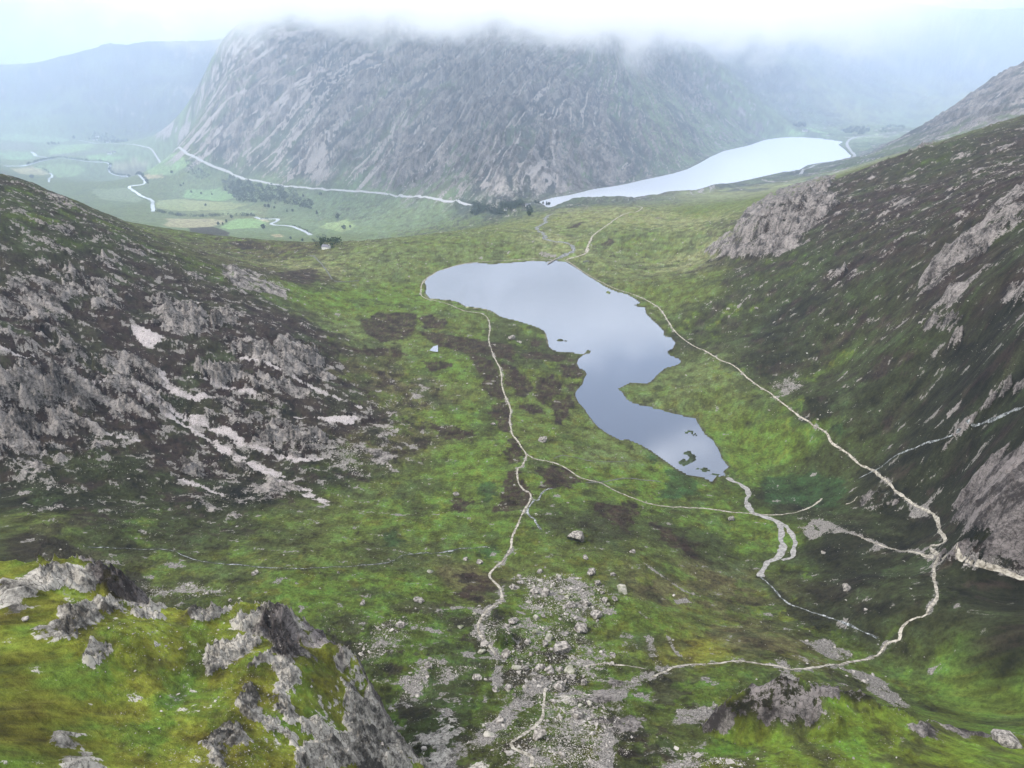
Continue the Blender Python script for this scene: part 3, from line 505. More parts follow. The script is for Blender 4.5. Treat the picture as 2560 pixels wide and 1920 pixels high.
# crags in the foreground: yellow-green moss and turf
cg = np.where(incrag, 1., 0.)*sstep(200, 120, RG*0 + np.where(X < 30, RG, 0))
left_crag = np.where(CRL > .5, 1., 0.); right_crag = np.where(CRR > .5, 1., 0.)
lay((.135,.150,.018), left_crag); lay((.19,.195,.026), left_crag*sstep(0, .4, p2 + .4*p1)*.8); lay((.095,.135,.018), left_crag*sstep(.05, .4, -p2 - .3*p1)*.8)
lay((.085,.085,.020), left_crag*sstep(.25, .5, fbm(X, Y, 9, 4, .6, 88.))*.7)
rcd = area([Z9([(150,1530),(240,1400),(450,1220),(520,1150),(860,1150),(1150,1170),(1260,1250),(1100,1280),(960,1270),(900,1400),(780,1390),(700,1370),(560,1400),(440,1370),(380,1370),(280,1460)])], 1.5, na=2)*right_crag
lay((.115,.155,.018), right_crag); lay((.055,.055,.02), right_crag*sstep(.0, .3, p2 + p1*.5)*.75)
lay((.10,.165,.020), mossK*.8); lay((.022,.018,.010), rcd*.9); lay((.050,.062,.012), gully*left_crag*.85); lay((.03,.024,.016), shaded_rock*.85)
# valley fields
vf = sstep(-150, -160, Zb)*sstep(2500, 1900, -Y + 4200)*np.where(sdO > 100, 1, 0)
def field(p, col, k=.95):
    lay(tuple(c*1.3 for c in col), area([p], 4, na=6)*k)
field(ZB([(-200,735),(300,740),(470,770),(300,825),(-200,830)]), (.24,.22,.13)); field(ZB([(550,740),(780,735),(930,760),(850,830),(480,860),(420,830)]), (.17,.26,.10))
field(ZB([(790,730),(900,745),(930,775),(860,760)]), (.36,.32,.20)); field(ZB([(960,910),(1080,915),(1120,940),(1000,940)]), (.36,.28,.17))
for p, c in [([(0,240),(150,235),(450,265),(780,300),(700,340),(300,330),(0,310)],(.16,.22,.11)),([(520,420),(700,360),(1000,350),(1050,390),(850,440),(560,470)],(.17,.25,.10)),([(0,450),(200,430),(340,450),(380,500),(220,530),(0,490)],(.15,.23,.11)),
 ([(130,630),(350,600),(560,680),(480,700),(200,680)],(.27,.25,.14)),([(350,600),(700,570),(940,620),(850,700),(650,730),(500,640)],(.17,.24,.11)),([(930,490),(1100,470),(1300,490),(1600,520),(1300,540),(1000,530)],(.16,.25,.10)),
 ([(1240,560),(1500,520),(1680,550),(1560,600),(1300,640),(1250,610)],(.22,.22,.14)),([(1220,640),(1500,600),(1620,620),(1540,700),(1320,700)],(.12,.12,.085)),([(0,330),(300,340),(500,410),(300,430),(0,420)],(.13,.14,.10)),([(560,470),(900,450),(1150,410),(1250,440),(950,480),(700,500)],(.12,.13,.10)),
 ([(1640,560),(2000,500),(2100,560),(1900,700),(1650,720),(1620,640)],(.15,.22,.10)),([(1000,850),(1400,840),(1600,960),(1500,1000),(1100,960)],(.135,.165,.09)),([(1740,980),(2000,960),(2212,990),(2212,1100),(1900,1090),(1740,1060)],(.19,.22,.10)),([(1560,700),(1780,700),(1800,720),(1600,745)],(.27,.23,.13))]:
    field(ZA(p), c)
for p, c in [([(0,520),(500,560),(700,580),(500,640),(0,640)],(.20,.22,.10)),([(0,420),(400,400),(600,480),(450,540),(0,500)],(.15,.24,.10)),([(1600,780),(1800,750),(1900,820),(1750,890),(1500,830)],(.19,.24,.10)),([(250,650),(700,620),(900,680),(500,700)],(.16,.19,.09))]:
    field(ZB(p), c)
field(ZF([(370,330),(430,240),(760,225),(950,290),(930,320),(600,320)]), (.20,.30,.13)); field(ZF([(1180,400),(1350,310),(1700,295),(1950,290),(1900,330),(1400,360)]), (.27,.30,.20), .8)
lay((.13,.17,.08), sstep(-.1, .4, pf)*.3*np.where(Zb < -150, 1, 0))
# far slopes: grass, heath, streaks of scree
hgt = Zb
lay((.085,.125,.06), far_m*sstep(-.05, .35, pf - .15 - (hgt)/900.)*.8)
lay((.040,.040,.045), far_m*sstep(.0, .35, fbm(X, Y, 150, 5, .6, 61.) + (hgt)/1200.)*.75)
lay((.15,.18,.085), far_m*sstep(.1, .4, fbm((phi+bend)*14, rho/500, 1, 4, .6, 91.))*.45)
left_face = sstep(-300, -900, X)*sstep(4000, 3700, Y)
sc_far = far_m*sstep(.11, .36, st2*.8 + .35*fbm((phi+bend)*90, rho/160, 1, 3, .6, 5.) + .14*left_face - .05 - .10*sstep(100, 500, X) )
sc_far *= sstep(5200, 4200, RG)
sc_far = np.maximum(sc_far, .85*far_m*area([ZA([(1680,300),(1800,180),(1900,170),(1880,300),(1800,390),(1720,350)]),ZA([(1620,250),(1760,120),(1800,130),(1700,260)]),Z1([(1990,800),(2040,900),(2000,1140),(1860,1080),(1900,900)]),Z2([(860,1060),(960,1130),(1100,1150),(1180,1230),(960,1240),(880,1150)]),Z2([(1120,1000),(1250,980),(1300,1100),(1200,1180),(1120,1100)])], 12, na=18))
rk_far = far_m*sstep(.35, .80, rocky + .55*fbm((phi+bend)*60, rho/45, 1, 5, .7, 71.) + .25*(st1-.5) + (slope-.6)*.15)
lay((.025,.026,.012), np.maximum(band([(3.0, p) for p in BROOKS[:2]], .8)*.8, band([(1.6, BROOKS[2])], .9)*.5)*nr); lay((.33,.30,.20), beach*.9); lay((.055,.048,.03), .8*(1-sstep(.8, 3.2, np.abs(sdI) + 2.5*fbm(X, Y, 9, 3, .6, 8.)))); lay((.045,.06,.028), np.where((weed > 0) & (sdI < 0), 1., 0))
lay((.16,.15,.12), np.where((sdO > 0) & (sdO < 7), .6, 0))
# bare rock / loose stone weights
rk_near = nr*np.clip(outc*(.05 + .72*sstep(.30, 1.05, rr)) + rockp*(.38 + .5*(rr-.4)) , 0, 1)
rk_near = np.maximum(rk_near, nr*slab)
rk_near = np.where(incrag, np.clip(rcd*.42 + shaded_rock*.55 + cragrock*(.70 + .5*(cknob-.45)) + sstep(1.1, 1.9, slope)*.75 + .35*sstep(.22, .5, fbm(X, Y, 6, 4, .6, 15.)), 0, 1), rk_near)
veg *= (1 - .25*sstep(.15, .40, rocky)*nr*(1-left_crag)*(1-right_crag)*np.where(Zb < -100, 0, 1))[..., None].astype(np.float32)   # vegetation darker on rockier ground
ROCK = np.clip(np.maximum(rk_near, rk_far*.9), 0, 1).astype(np.float32)
SCREE = np.clip(np.maximum.reduce([band([(1.7, p) for p in PATHS], .9)*.46, scree*.82, rubble*.42, gravel*.64, sc_far]), 0, 1).astype(np.float32)
SCREE = np.maximum(SCREE, nr*np.where(TH > .12, .40, .50)*sstep(.42, .72, fbm(X*.6, Y, 9, 5, .7, 47.) + rocky*.8)*np.where(incrag, 0, 1)).astype(np.float32)
for M in (ROCK, SCREE): M[sdI < .3] = 0; M[sdO < .3] = 0
PINK = np.clip(scree + .6*sc_far, 0, 1).astype(np.float32)
DARK = np.clip(rcd + shaded_rock + far_m*.85 + np.where((TH < -.1) & (RG > 280), .75, 0)*nr + right_crag*.8 + left_crag*sstep(.5, 2.5, SDL) + slab*.55 + np.where(TH > .12, .85, 0)*nr*(1-right_crag), 0, 1).astype(np.float32)
TONE = np.clip(.5 + .46*fbm(X, Y, 14, 6, .74, 63.)*np.where(RG > 1500, .6, 1) + far_m*.3*fbm(X, Y, 60, 5, .7, 19.), 0, 1).astype(np.float32)
print('relief', round(time.time()-T0, 1))

# ------------------------------------------------------------------ materials
class NT_:
    def __init__(s, name):
        s.m = bpy.data.materials.new(name); s.m.use_nodes = True
        s.t = s.m.node_tree; s.b = s.t.nodes['Principled BSDF']; s.out = s.t.nodes['Material Output']
    def n(s, t, **k):
        o = s.t.nodes.new(t)
        for a, v in k.items(): setattr(o, a, v)
        return o
    def l(s, a, b): s.t.links.new(a, b)
    def pos(s): return s.n('ShaderNodeNewGeometry').outputs['Position']
    def noise(s, vec, scale, detail=5, rough=.6, dist=0.):
        o = s.n('ShaderNodeTexNoise'); o.inputs['Scale'].default_value = scale; o.inputs['Detail'].default_value = detail
        o.inputs['Roughness'].default_value = rough; o.inputs['Distortion'].default_value = dist
        s.l(vec, o.inputs['Vector']); return o.outputs['Fac']
    def math(s, op, a, b=None, c=None, clamp=False):
        o = s.n('ShaderNodeMath', operation=op); o.use_clamp = clamp
        for i, v in enumerate((a, b, c)):
            if v is None: continue
            if isinstance(v, (int, float)): o.inputs[i].default_value = v
            else: s.l(v, o.inputs[i])
        return o.outputs[0]
    def ramp(s, f, a, b, lo=0., hi=1.):
        o = s.n('ShaderNodeMapRange', interpolation_type='SMOOTHSTEP')
        s.l(f, o.inputs[0])
        for i, v in ((1, a), (2, b), (3, lo), (4, hi)): o.inputs[i].default_value = v
        return o.outputs[0]
    def mix(s, f, a, b, blend='MIX'):
        o = s.n('ShaderNodeMix', data_type='RGBA', blend_type=blend)
        for sock, v in ((o.inputs[0], f), (o.inputs[6], a), (o.inputs[7], b)):
            if isinstance(v, (int, float)): sock.default_value = v
            elif isinstance(v, tuple): sock.default_value = (*v, 1)
            else: s.l(v, sock)
        return o.outputs[2]
    def attr(s, name):
        o = s.n('ShaderNodeAttribute', attribute_name=name); return o
    def sep(s, c):
        o = s.n('ShaderNodeSeparateColor'); s.l(c, o.inputs[0]); return o.outputs
    def bump(s, h, dist, strength=1.):
        o = s.n('ShaderNodeBump'); o.inputs['Strength'].default_value = strength; o.inputs['Distance'].default_value = dist
        s.l(h, o.inputs['Height']); return o.outputs[0]

def terrain_material():
    k = NT_('open_ground'); P = k.pos()
    av, am = k.attr('veg'), k.sep(k.attr('cover').outputs['Color'])
    rock_w, scree_w, pink_w = am[0], am[1], am[2]
    dark_w = k.attr('cover').outputs['Alpha']
    n_big = k.attr('tone').outputs['Fac']
    n_fine = k.noise(P, .42, 5, .78)
    # vegetation: broad and fine variation of tone, flecks of dead grass
    tone = k.math('MULTIPLY_ADD', n_big, 1.7, .10)
    tone2 = k.math('MAXIMUM', k.math('MULTIPLY_ADD', n_fine, 2.6, -.36), .12)
    tv = k.math('MULTIPLY', tone, tone2)
    vg = k.mix(1.0, av.outputs['Color'], tv, 'MULTIPLY')
    hs = k.n('ShaderNodeHueSaturation'); k.l(vg, hs.inputs['Color'])
    k.l(k.math('MULTIPLY_ADD', n_big, .10, .45), hs.inputs['Hue'])
    vg = hs.outputs[0]
    # rock: pale weathered faces, dark seams
    rn = k.math('MULTIPLY_ADD', n_fine, .7, k.math('MULTIPLY', n_big, .5))
    rcol = k.mix(k.ramp(rn, .45, .74), (.060, .054, .047), (.50, .465, .41))
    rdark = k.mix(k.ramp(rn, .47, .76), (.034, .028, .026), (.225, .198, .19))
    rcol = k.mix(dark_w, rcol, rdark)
    vw = k.n('ShaderNodeVectorMath', operation='MULTIPLY_ADD'); k.l(P, vw.inputs[0]); vw.inputs[1].default_value = (.25, .44, .28)
    cb = k.n('ShaderNodeCombineXYZ'); k.l(n_fine, cb.inputs[0]); k.l(n_big, cb.inputs[1]); k.l(n_fine, cb.inputs[2]); k.l(cb.outputs[0], vw.inputs[2])
    vor = k.n('ShaderNodeTexVoronoi', feature='DISTANCE_TO_EDGE'); vor.inputs['Scale'].default_value = 1.0; k.l(vw.outputs[0], vor.inputs['Vector'])
    rcol = k.mix(k.math('MULTIPLY', k.ramp(vor.outputs['Distance'], .0, .055, .75, 0.), k.ramp(n_big, .40, .58)), rcol, (.03, .027, .024))
    # loose stone
    spk = k.noise(P, 1.7, 2, .7)
    scol = k.mix(k.ramp(spk, .36, .66), (.085, .078, .070), (.31, .285, .262))
    spink = k.mix(k.ramp(spk, .36, .66), (.24, .215, .21), (.52, .47, .46))
    scol = k.mix(pink_w, scol, spink)
    scf = k.ramp(k.math('ADD', scree_w, k.math('MULTIPLY_ADD', k.math('ADD', n_fine, n_big), 1.1, -1.1)), .40, .58)
    n_c = k.ramp(n_fine, .30, .70)
    rf = k.ramp(k.math('ADD', rock_w, k.math('ADD', k.math('MULTIPLY_ADD', n_c, .55, -.275), k.math('MULTIPLY_ADD', n_big, .5, -.25))), .42, .52)
    col = k.mix(scf, vg, scol)
    col = k.mix(rf, col, rcol)
    k.l(col, k.b.inputs['Base Color']); k.b.inputs['Roughness'].default_value = .95; k.b.inputs['Specular IOR Level'].default_value = .12
    k.l(k.bump(n_fine, 2.2, 1.), k.b.inputs['Normal'])
    return k.m
M_GROUND = terrain_material()

def water_material(name, deep, refl, rough=.06):
    k = NT_(name); P = k.pos()
    k.b.inputs['Base Color'].default_value = (*deep, 1); k.b.inputs['Roughness'].default_value = .08
    k.b.inputs['IOR'].default_value = 1.33; k.b.inputs['Specular IOR Level'].default_value = .5
    n = k.noise(P, .35, 4, .6); k.l(k.bump(n, .05, .25), k.b.inputs['Normal'])
    gl = k.n('ShaderNodeBsdfGlossy'); gl.inputs['Roughness'].default_value = rough; gl.inputs['Color'].default_value = (.90, .93, 1, 1)
    k.l(k.bump(n, .05, .25), gl.inputs['Normal'])
    lw = k.n('ShaderNodeLayerWeight'); lw.inputs['Blend'].default_value = .5
    f = k.ramp(lw.outputs['Facing'], .3, 1., refl[0], refl[1])
    mx = k.n('ShaderNodeMixShader'); k.l(f, mx.inputs[0]); k.l(k.b.outputs[0], mx.inputs[1]); k.l(gl.outputs[0], mx.inputs[2])
    k.l(mx.outputs[0], k.out.inputs[0])
    return k.m
M_LAKEF = water_material('lake_water_rippled', (.55, .56, .58), (.5, .9), .38)
M_LAKE = water_material('lake_water', (.022, .032, .055), (.13, .50))
def mat_speckle(name, a, b, scale, rough=.9, bump=.0, lo=.3, hi=.7):
    k = NT_(name); P = k.pos(); n = k.noise(P, scale, 6, .7)
    k.l(k.mix(k.ramp(n, lo, hi), a, b), k.b.inputs['Base Color']); k.b.inputs['Roughness'].default_value = rough
    k.b.inputs['Specular IOR Level'].default_value = .2
    if bump: k.l(k.bump(n, bump, .8), k.b.inputs['Normal'])
    return k.m
M_PATH = mat_speckle('trodden_stone', (.12, .105, .08), (.36, .33, .28), .45, .9, 0., .36, .62)
M_ROAD = mat_speckle('road_surface', (.30, .30, .31), (.42, .42, .43), .3)
M_STONE = mat_speckle('boulder_rock', (.05, .045, .04), (.34, .31, .28), .8, .95, .35, .36, .66)
M_STONE2 = mat_speckle('boulder_rock_mossy', (.07, .08, .03), (.36, .335, .30), .35, .95, .25)
M_LEAF = mat_speckle('tree_leaves', (.012, .024, .010), (.030, .052, .018), .25)
M_BARK = mat_speckle('tree_bark', (.05, .04, .03), (.12, .10, .08), 2.)
M_BROOK = mat_speckle('running_water', (.03, .033, .03), (.42, .43, .44), .5, .6, 0., .42, .70)
M_RIVER = mat_speckle('river_water', (.42, .45, .50), (.62, .65, .70), .05, .15)
M_WALL = mat_speckle('house_render', (.66, .65, .62), (.78, .77, .74), .6)
M_ROOF = mat_speckle('roof_slate', (.10, .10, .12), (.18, .18, .20), .8)
M_GLASS = mat_speckle('window_glass', (.03, .035, .04), (.05, .055, .06), 1., .1)
M_DSTONE = mat_speckle('wall_stone', (.05, .055, .045), (.14, .14, .12), .7)
M_WOODB = mat_speckle('bridge_timber', (.16, .14, .11), (.30, .27, .22), 1.5)

# ------------------------------------------------------------------ ground pieces
REG = np.zeros((NR-1, NT-1), np.int8)
def fc(A): return .25*(A[:-1, :-1] + A[1:, :-1] + A[:-1, 1:] + A[1:, 1:])
fX, fY, fZ, fT = fc(X), fc(Y), fc(Zb), fc(TH)
fsL, fsR = fc(SDL), fc(SDR)
spur = poly_sd(fX, fY, picks([(0,1060),(300,1075),(520,1085),(700,1080),(860,1000),(860,940),(770,820),(720,690),(640,640)]) + [(-300,960),(-700,1000),(-2500,1400),(-2500,100)])
rslope = poly_sd(fX, fY, picks([(2212,1240),(2060,1130),(1960,1060),(1800,930),(1680,850),(1550,760),(1440,680),(1530,560),(1640,470)]) + [(420,1400),(800,1700),(2600,2300),(2600,100),(500,150)])
REG[(fZ < -100) & (fY > 1500)] = 3
REG[fY + .2*np.abs(fX) > 2000] = 3
mt = (fc(far_m) > .35) & (fY > 1900)
REG[mt & (fX < 1100) & (np.hypot(fX+50, fY-3950) < 2300)] = 4
REG[mt & ~((fX < 1100) & (np.hypot(fX+50, fY-3950) < 2300)) & (fT < 0)] = 6
REG[mt & ~((fX < 1100) & (np.hypot(fX+50, fY-3950) < 2300)) & (fT >= 0)] = 7
REG[spur < 0] = 1
REG[(rslope < 0) & (REG == 0)] = 2
REG[(fX > 900) & (fY > 1500) & (fY < 3300) & (fZ > -45) & (fT > .45)] = 8
REG[(fc(CRL) > .5)] = 5
REG[(fc(CRR) > .5)] = 9
names = {0:'ground',1:'hillside_left',2:'hillside_right',3:'valley_floor',4:'mountain',5:'crag_left',6:'hills_far_left',7:'hills_far_right',8:'mountain_spur',9:'crag_right'}
idx = np.arange(NR*NT).reshape(NR, NT)
quads = np.stack([idx[:-1, :-1], idx[:-1, 1:], idx[1:, 1:], idx[1:, :-1]], -1).reshape(-1, 4)
co = np.stack([X, Y, Z], -1).reshape(-1, 3)
dU = np.gradient(np.stack([X, Y, Z], -1), axis=1); dV = np.gradient(np.stack([X, Y, Z], -1), axis=0)
NRM = np.cross(dU, dV).reshape(-1, 3); NRM /= np.linalg.norm(NRM, axis=1)[:, None] + 1e-12
NRM[NRM[:, 2] < 0] *= -1
veg4 = np.concatenate([np.clip(veg, 0, 1).reshape(-1, 3), np.ones((NR*NT, 1), np.float32)], 1)
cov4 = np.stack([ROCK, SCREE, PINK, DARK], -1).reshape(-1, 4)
def mesh_from(name, co_, q):
    me = bpy.data.meshes.new(name)
    me.vertices.add(len(co_)); me.vertices.foreach_set('co', co_.astype(np.float32).ravel())
    me.loops.add(q.size); me.loops.foreach_set('vertex_index', q.astype(np.int32).ravel())
    me.polygons.add(len(q)); me.polygons.foreach_set('loop_start', np.arange(0, q.size, q.shape[1], dtype=np.int32))
    me.polygons.foreach_set('use_smooth', np.ones(len(q), bool))
    me.update(calc_edges=True)
    return me
def link(name, me, mat, parent=None, kind=None, label=None, cat=None, group=None, loc=None):
    o = bpy.data.objects.new(name, me); COL.objects.link(o)
    if me is not None and mat is not None and not me.materials: me.materials.append(mat)
    if parent is not None: o.parent = parent
    if kind: o['kind'] = kind
    if label: o['label'] = label
    if cat: o['category'] = cat
    if group: o['group'] = group
    if loc is not None: o.location = loc
    return o
REGF = REG.reshape(-1)
for rid, nm in names.items():
    q = quads[REGF == rid]
    if not len(q): continue
    used, inv = np.unique(q, return_inverse=True)
    me = mesh_from(nm, co[used], inv.reshape(q.shape))
    for an, dat in (('veg', veg4), ('cover', cov4)):
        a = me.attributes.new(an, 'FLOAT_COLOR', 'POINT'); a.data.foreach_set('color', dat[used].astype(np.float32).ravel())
    a = me.attributes.new('tone', 'FLOAT', 'POINT'); a.data.foreach_set('value', TONE.reshape(-1)[used])
    me.normals_split_custom_set_from_vertices(NRM[used])
    link(nm, me, M_GROUND, kind='structure')
print('ground', round(time.time()-T0, 1))
# water sheets: lake surfaces follow the same fan grid, flat on their level
for nm, sd, lvl in (('lake', sdI, 0.), ('lake_far', sdO, ZO)):
    m = (fc(sd) < 5).reshape(-1); q = quads[m]; used, inv = np.unique(q, return_inverse=True)
    c = co[used].copy(); c[:, 2] = lvl
    me = mesh_from(nm, c, inv.reshape(q.shape)); link(nm, me, M_LAKE if nm == 'lake' else M_LAKEF, kind='structure')


# ------------------------------------------------------------------ paths, road, streams: strips laid on the ground
def chaikin(P, k=2):
    P = np.asarray(P, float)
    for _ in range(k):
        a = P[:-1]*.75 + P[1:]*.25; b = P[:-1]*.25 + P[1:]*.75
        P = np.concatenate([P[:1], np.stack([a, b], 1).reshape(-1, 2), P[-1:]])
    return P
def trail(px, far_ok=False):
    P = np.array([pick(u, v, ZS) for u, v in px])
    if len(P) > 3:                                   # a point that slipped behind a rise is dropped
        seg = np.hypot(*np.diff(P, axis=0).T); med = np.median(seg); good = [0]
        for i in range(1, len(P)):
            if np.hypot(*(P[i]-P[good[-1]])) < max(9*med, 60): good.append(i)
        P = P[good]
    return P
def strip(name, px, width, mat, lift=.22, step=2.0, kind='structure', wob=.5, world=None, **kw):
    P = trail(px) if world is None else np.asarray(world, float)
    P = chaikin(P, 2); seg = np.hypot(*np.diff(P, axis=0).T); s = np.concatenate([[0], np.cumsum(seg)])
    m = max(4, int(s[-1]/step)); q = np.linspace(0, s[-1], m)
    x = np.interp(q, s, P[:, 0]); y = np.interp(q, s, P[:, 1])
    wig = fbm(x, y, 9*step, 3)*wob*width; 
    tx, ty = np.gradient(x), np.gradient(y); ln = np.hypot(tx, ty) + 1e-9; nx, ny = -ty/ln, tx/ln
    x = x + nx*wig*1.2; y = y + ny*wig*1.2
    w = width*(1 + wob*1.4*fbm(x + 300, y, 5*step, 3))
    rows = []
    for f, dz in ((-.5, -.12), (-.25, 0), (0, .02), (.25, 0), (.5, -.12)):
        xx, yy = x + nx*w*f, y + ny*w*f; rows.append(np.stack([xx, yy, gz(xx, yy) + lift + dz*min(1, lift*3)], 1))
    V = np.stack(rows, 1).reshape(-1, 3); i = np.arange(m-1)[:, None]*5; c = np.arange(4)[None, :]
    Q = np.stack([i+c, i+c+1, i+c+6, i+c+5], -1).reshape(-1, 4)
    return link(name, mesh_from(name, V, Q), mat, kind=kind, **kw)
strip('path', main_path, 1.25, M_PATH)
strip('path', west_path, 1.3, M_PATH)
strip('path', Z5([(1140,1310),(1190,1345),(1320,1360),(1390,1400),(1480,1460),(1590,1475),(1650,1515),(1750,1565),(1870,1610),(1960,1628)]) + Z9([(0,65),(200,70),(350,90),(500,105),(580,115),(700,118),(800,105),(900,70),(960,20)]), 1.6, M_PATH)
strip('path', Z5([(1380,120),(1450,100),(1500,85),(1520,40)]) + Z2([(1500,1560),(1530,1500),(1560,1440),(1620,1400),(1700,1340),(1760,1310),(1830,1300),(1865,1280),(1840,1268),(1780,1268),(1700,1275)]), 3.0, M_PATH, .35)
strip('path', Z8([(990,645),(890,700),(840,790),(850,850),(900,900),(950,970)]), 1.3, M_PATH, wob=.6)
strip('path', Z8([(1480,1060),(1560,1025),(1650,1040),(1760,1055),(1850,1060)]), 1.0, M_PATH)
strip('path', Z9([(1700,385),(1800,405),(1900,420),(2050,455),(2196,490),(2300,520)]), 1.7, M_PATH, wob=.7)
strip('path', Z9([(1640,380),(1500,340),(1300,290),(1180,240)]), 1.2, M_PATH, wob=.8)
strip('path', Z9([(1110,50),(1170,38),(1175,18),(1260,2)]), 1.3, M_PATH)
strip('path', Z8([(1250,1180),(1245,1280),(1230,1380),(1120,1460),(1010,1540),(1180,1590),(1170,1650)]), 1.2, M_PATH, wob=.7)
strip('road', Z1([(480,860),(560,875),(660,882),(800,885),(860,897),(940,910),(1120,937),(1200,975),(1290,1020),(1400,1055),(1440,1080),(1560,1110),(1680,1138),(1780,1150),(1900,1158),(2050,1170)]) + Z2([(0,1172),(120,1180),(220,1187),(350,1205),(480,1222),(640,1240),(780,1258),(850,1264)]), 8.0, M_ROAD, 1.0, 8., wob=.05)
strip('road', Z3([(840,1065),(890,1035),(950,1010),(1040,995),(1130,977),(1180,962),(1150,930),(1120,895),(1130,865),(1180,843),(1280,832),(1440,822)]), 11.0, M_ROAD, 1.0, 8., wob=.05)
strip('stream', BROOKS[0], 1.0, M_BROOK, wob=.8)
strip('stream', BROOKS[1], .9, M_BROOK, wob=.9)
strip('stream', Z9([(590,490),(610,420),(690,385),(740,320),(710,270),(720,200),(700,160),(600,120),(530,100),(510,40)]) + Z6([(505,1620),(510,1540),(490,1510),(420,1470),(385,1450)]), 4.2, mat_speckle('stream_gravel', (.10, .095, .09), (.30, .285, .27), .5, .5), wob=.6)
strip('stream', Z9([(640,130),(700,150),(760,200),(815,280),(785,330),(790,380),(720,400)]), 2.8, bpy.data.materials['stream_gravel'], wob=.6)
strip('stream', BROOKS[2], .7, M_BROOK, wob=1.)
strip('stream', Z5([(1300,1520),(1240,1530),(1200,1600)]) + Z8([(1190,20),(1150,80),(1145,110),(1200,170),(1220,210)]), 1.3, M_BROOK, wob=.9)
strip('stream', Z5([(1300,1335),(1360,1310),(1430,1330),(1560,1355),(1700,1355),(1800,1345)]), .9, M_DSTONE, wob=.6)
strip('stream', Z5([(1500,1480),(1620,1475),(1750,1450),(1850,1465),(1960,1475)]), 1.2, M_DSTONE, wob=.6)
strip('stream', ZC([(1460,1440),(1540,1410),(1650,1360),(1740,1320),(1750,1220),(1680,1170),(1560,1150),(1450,1150),(1330,1110),(1220,1090),(1260,1040),(1240,1000),(1130,950),(1110,890),(1180,860),(1280,820),(1250,760),(1300,690),(1420,650)]), 7.0, M_BROOK, .4, 3., wob=.7)
strip('river', ZA([(350,440),(390,480),(430,490),(530,505)]), 14, M_RIVER, .5, 8.)
strip('river', ZA([(50,598),(150,598),(240,600),(400,560),(560,525),(650,510),(800,525),(950,550),(1150,550),(1230,580),(1190,640),(1240,690),(1330,710),(1450,705),(1560,720),(1610,760),(1590,805),(1460,815),(1420,830),(1500,890),(1580,940),(1680,965),(1690,1010),(1690,1100)]), 11, M_RIVER, .5, 8., wob=.25)
strip('river', ZB([(790,720),(850,745),(1050,735),(1040,760),(940,795),(1000,810),(1150,815),(1250,840),(1340,880),(1400,920)]), 11, M_RIVER, .5, 6., wob=.3)
strip('river', ZA([(560,680),(585,705),(545,740),(545,780)]), 7, M_RIVER, .5, 6.)
pp = np.array(picks(Z5([(545,675),(570,655),(598,650),(598,690),(575,685)])))
pz = float(gz(pp[:, 0], pp[:, 1]).max()) + .2
me = bpy.data.meshes.new('pond'); me.from_pydata([(x, y, pz) for x, y in pp], [], [tuple(range(len(pp)))]); link('pond', me, M_LAKE, kind='structure')

# ------------------------------------------------------------------ boulders
def hull_mesh(name, npt, flat, seed, cuts=0):
    import bmesh
    r = random.Random(seed); bm = bmesh.new()
    for _ in range(npt):
        v = [r.gauss(0, 1) for _ in range(3)]; l = math.sqrt(sum(c*c for c in v)); k = r.uniform(.75, 1.0)
        bm.verts.new((v[0]/l*k*.5*r.uniform(.85, 1.15), v[1]/l*k*.5, v[2]/l*k*.5*flat))
    g = bmesh.ops.convex_hull(bm, input=bm.verts)
    bmesh.ops.delete(bm, geom=[e for e in set(g['geom_interior'] + g['geom_unused']) if isinstance(e, bmesh.types.BMVert)], context='VERTS')
    me = bpy.data.meshes.new(name); bm.to_mesh(me); bm.free()
    return me
BM = [hull_mesh('boulder_shape', 18 + k % 3*4, (.62, .8, 1.0, .7)[k % 4], 50 + k) for k in range(8)]
for k, m in enumerate(BM): m.materials.append(M_STONE2 if k in (3, 7) else M_STONE)
ROCKS = []
def boulder(x, y, w, k, label, group='boulders of the rubble field below the cliffs', rz=None, tall=1.):
    z = float(gz(x, y)); o = bpy.data.objects.new('boulder', BM[k % 8]); COL.objects.link(o)
    h = w*random.uniform(.75, 1.)*tall
    o.location = (x, y, z + h*.18); o.scale = (w, w*random.uniform(.75, 1.1), h)
    o.rotation_euler = (random.uniform(-.3, .3), random.uniform(-.3, .3), random.uniform(0, 6.28) if rz is None else rz)
    o['label'] = label; o['category'] = 'boulder'; o['group'] = group; ROCKS.append((x, y, label))
    return o
ZD = lambda p: tr(p, 1019.5, 1209.6, .15624)
ZE = lambda p: tr(p, 1019.5, 1399.7, .15624)
def put(fr, sc, L, group='boulders of the rubble field below the cliffs'):
    for k, (x, y, w, lab) in enumerate(L):
        u, v = fr([(x, y)])[0]; X0, Y0 = pick(u, v, ZS); rngd = math.sqrt(X0*X0 + Y0*Y0 + (CAMZ - float(gz(X0, Y0)))**2)
        boulder(X0, Y0, 1.08*w*sc*rngd/FOC, k, lab, group)
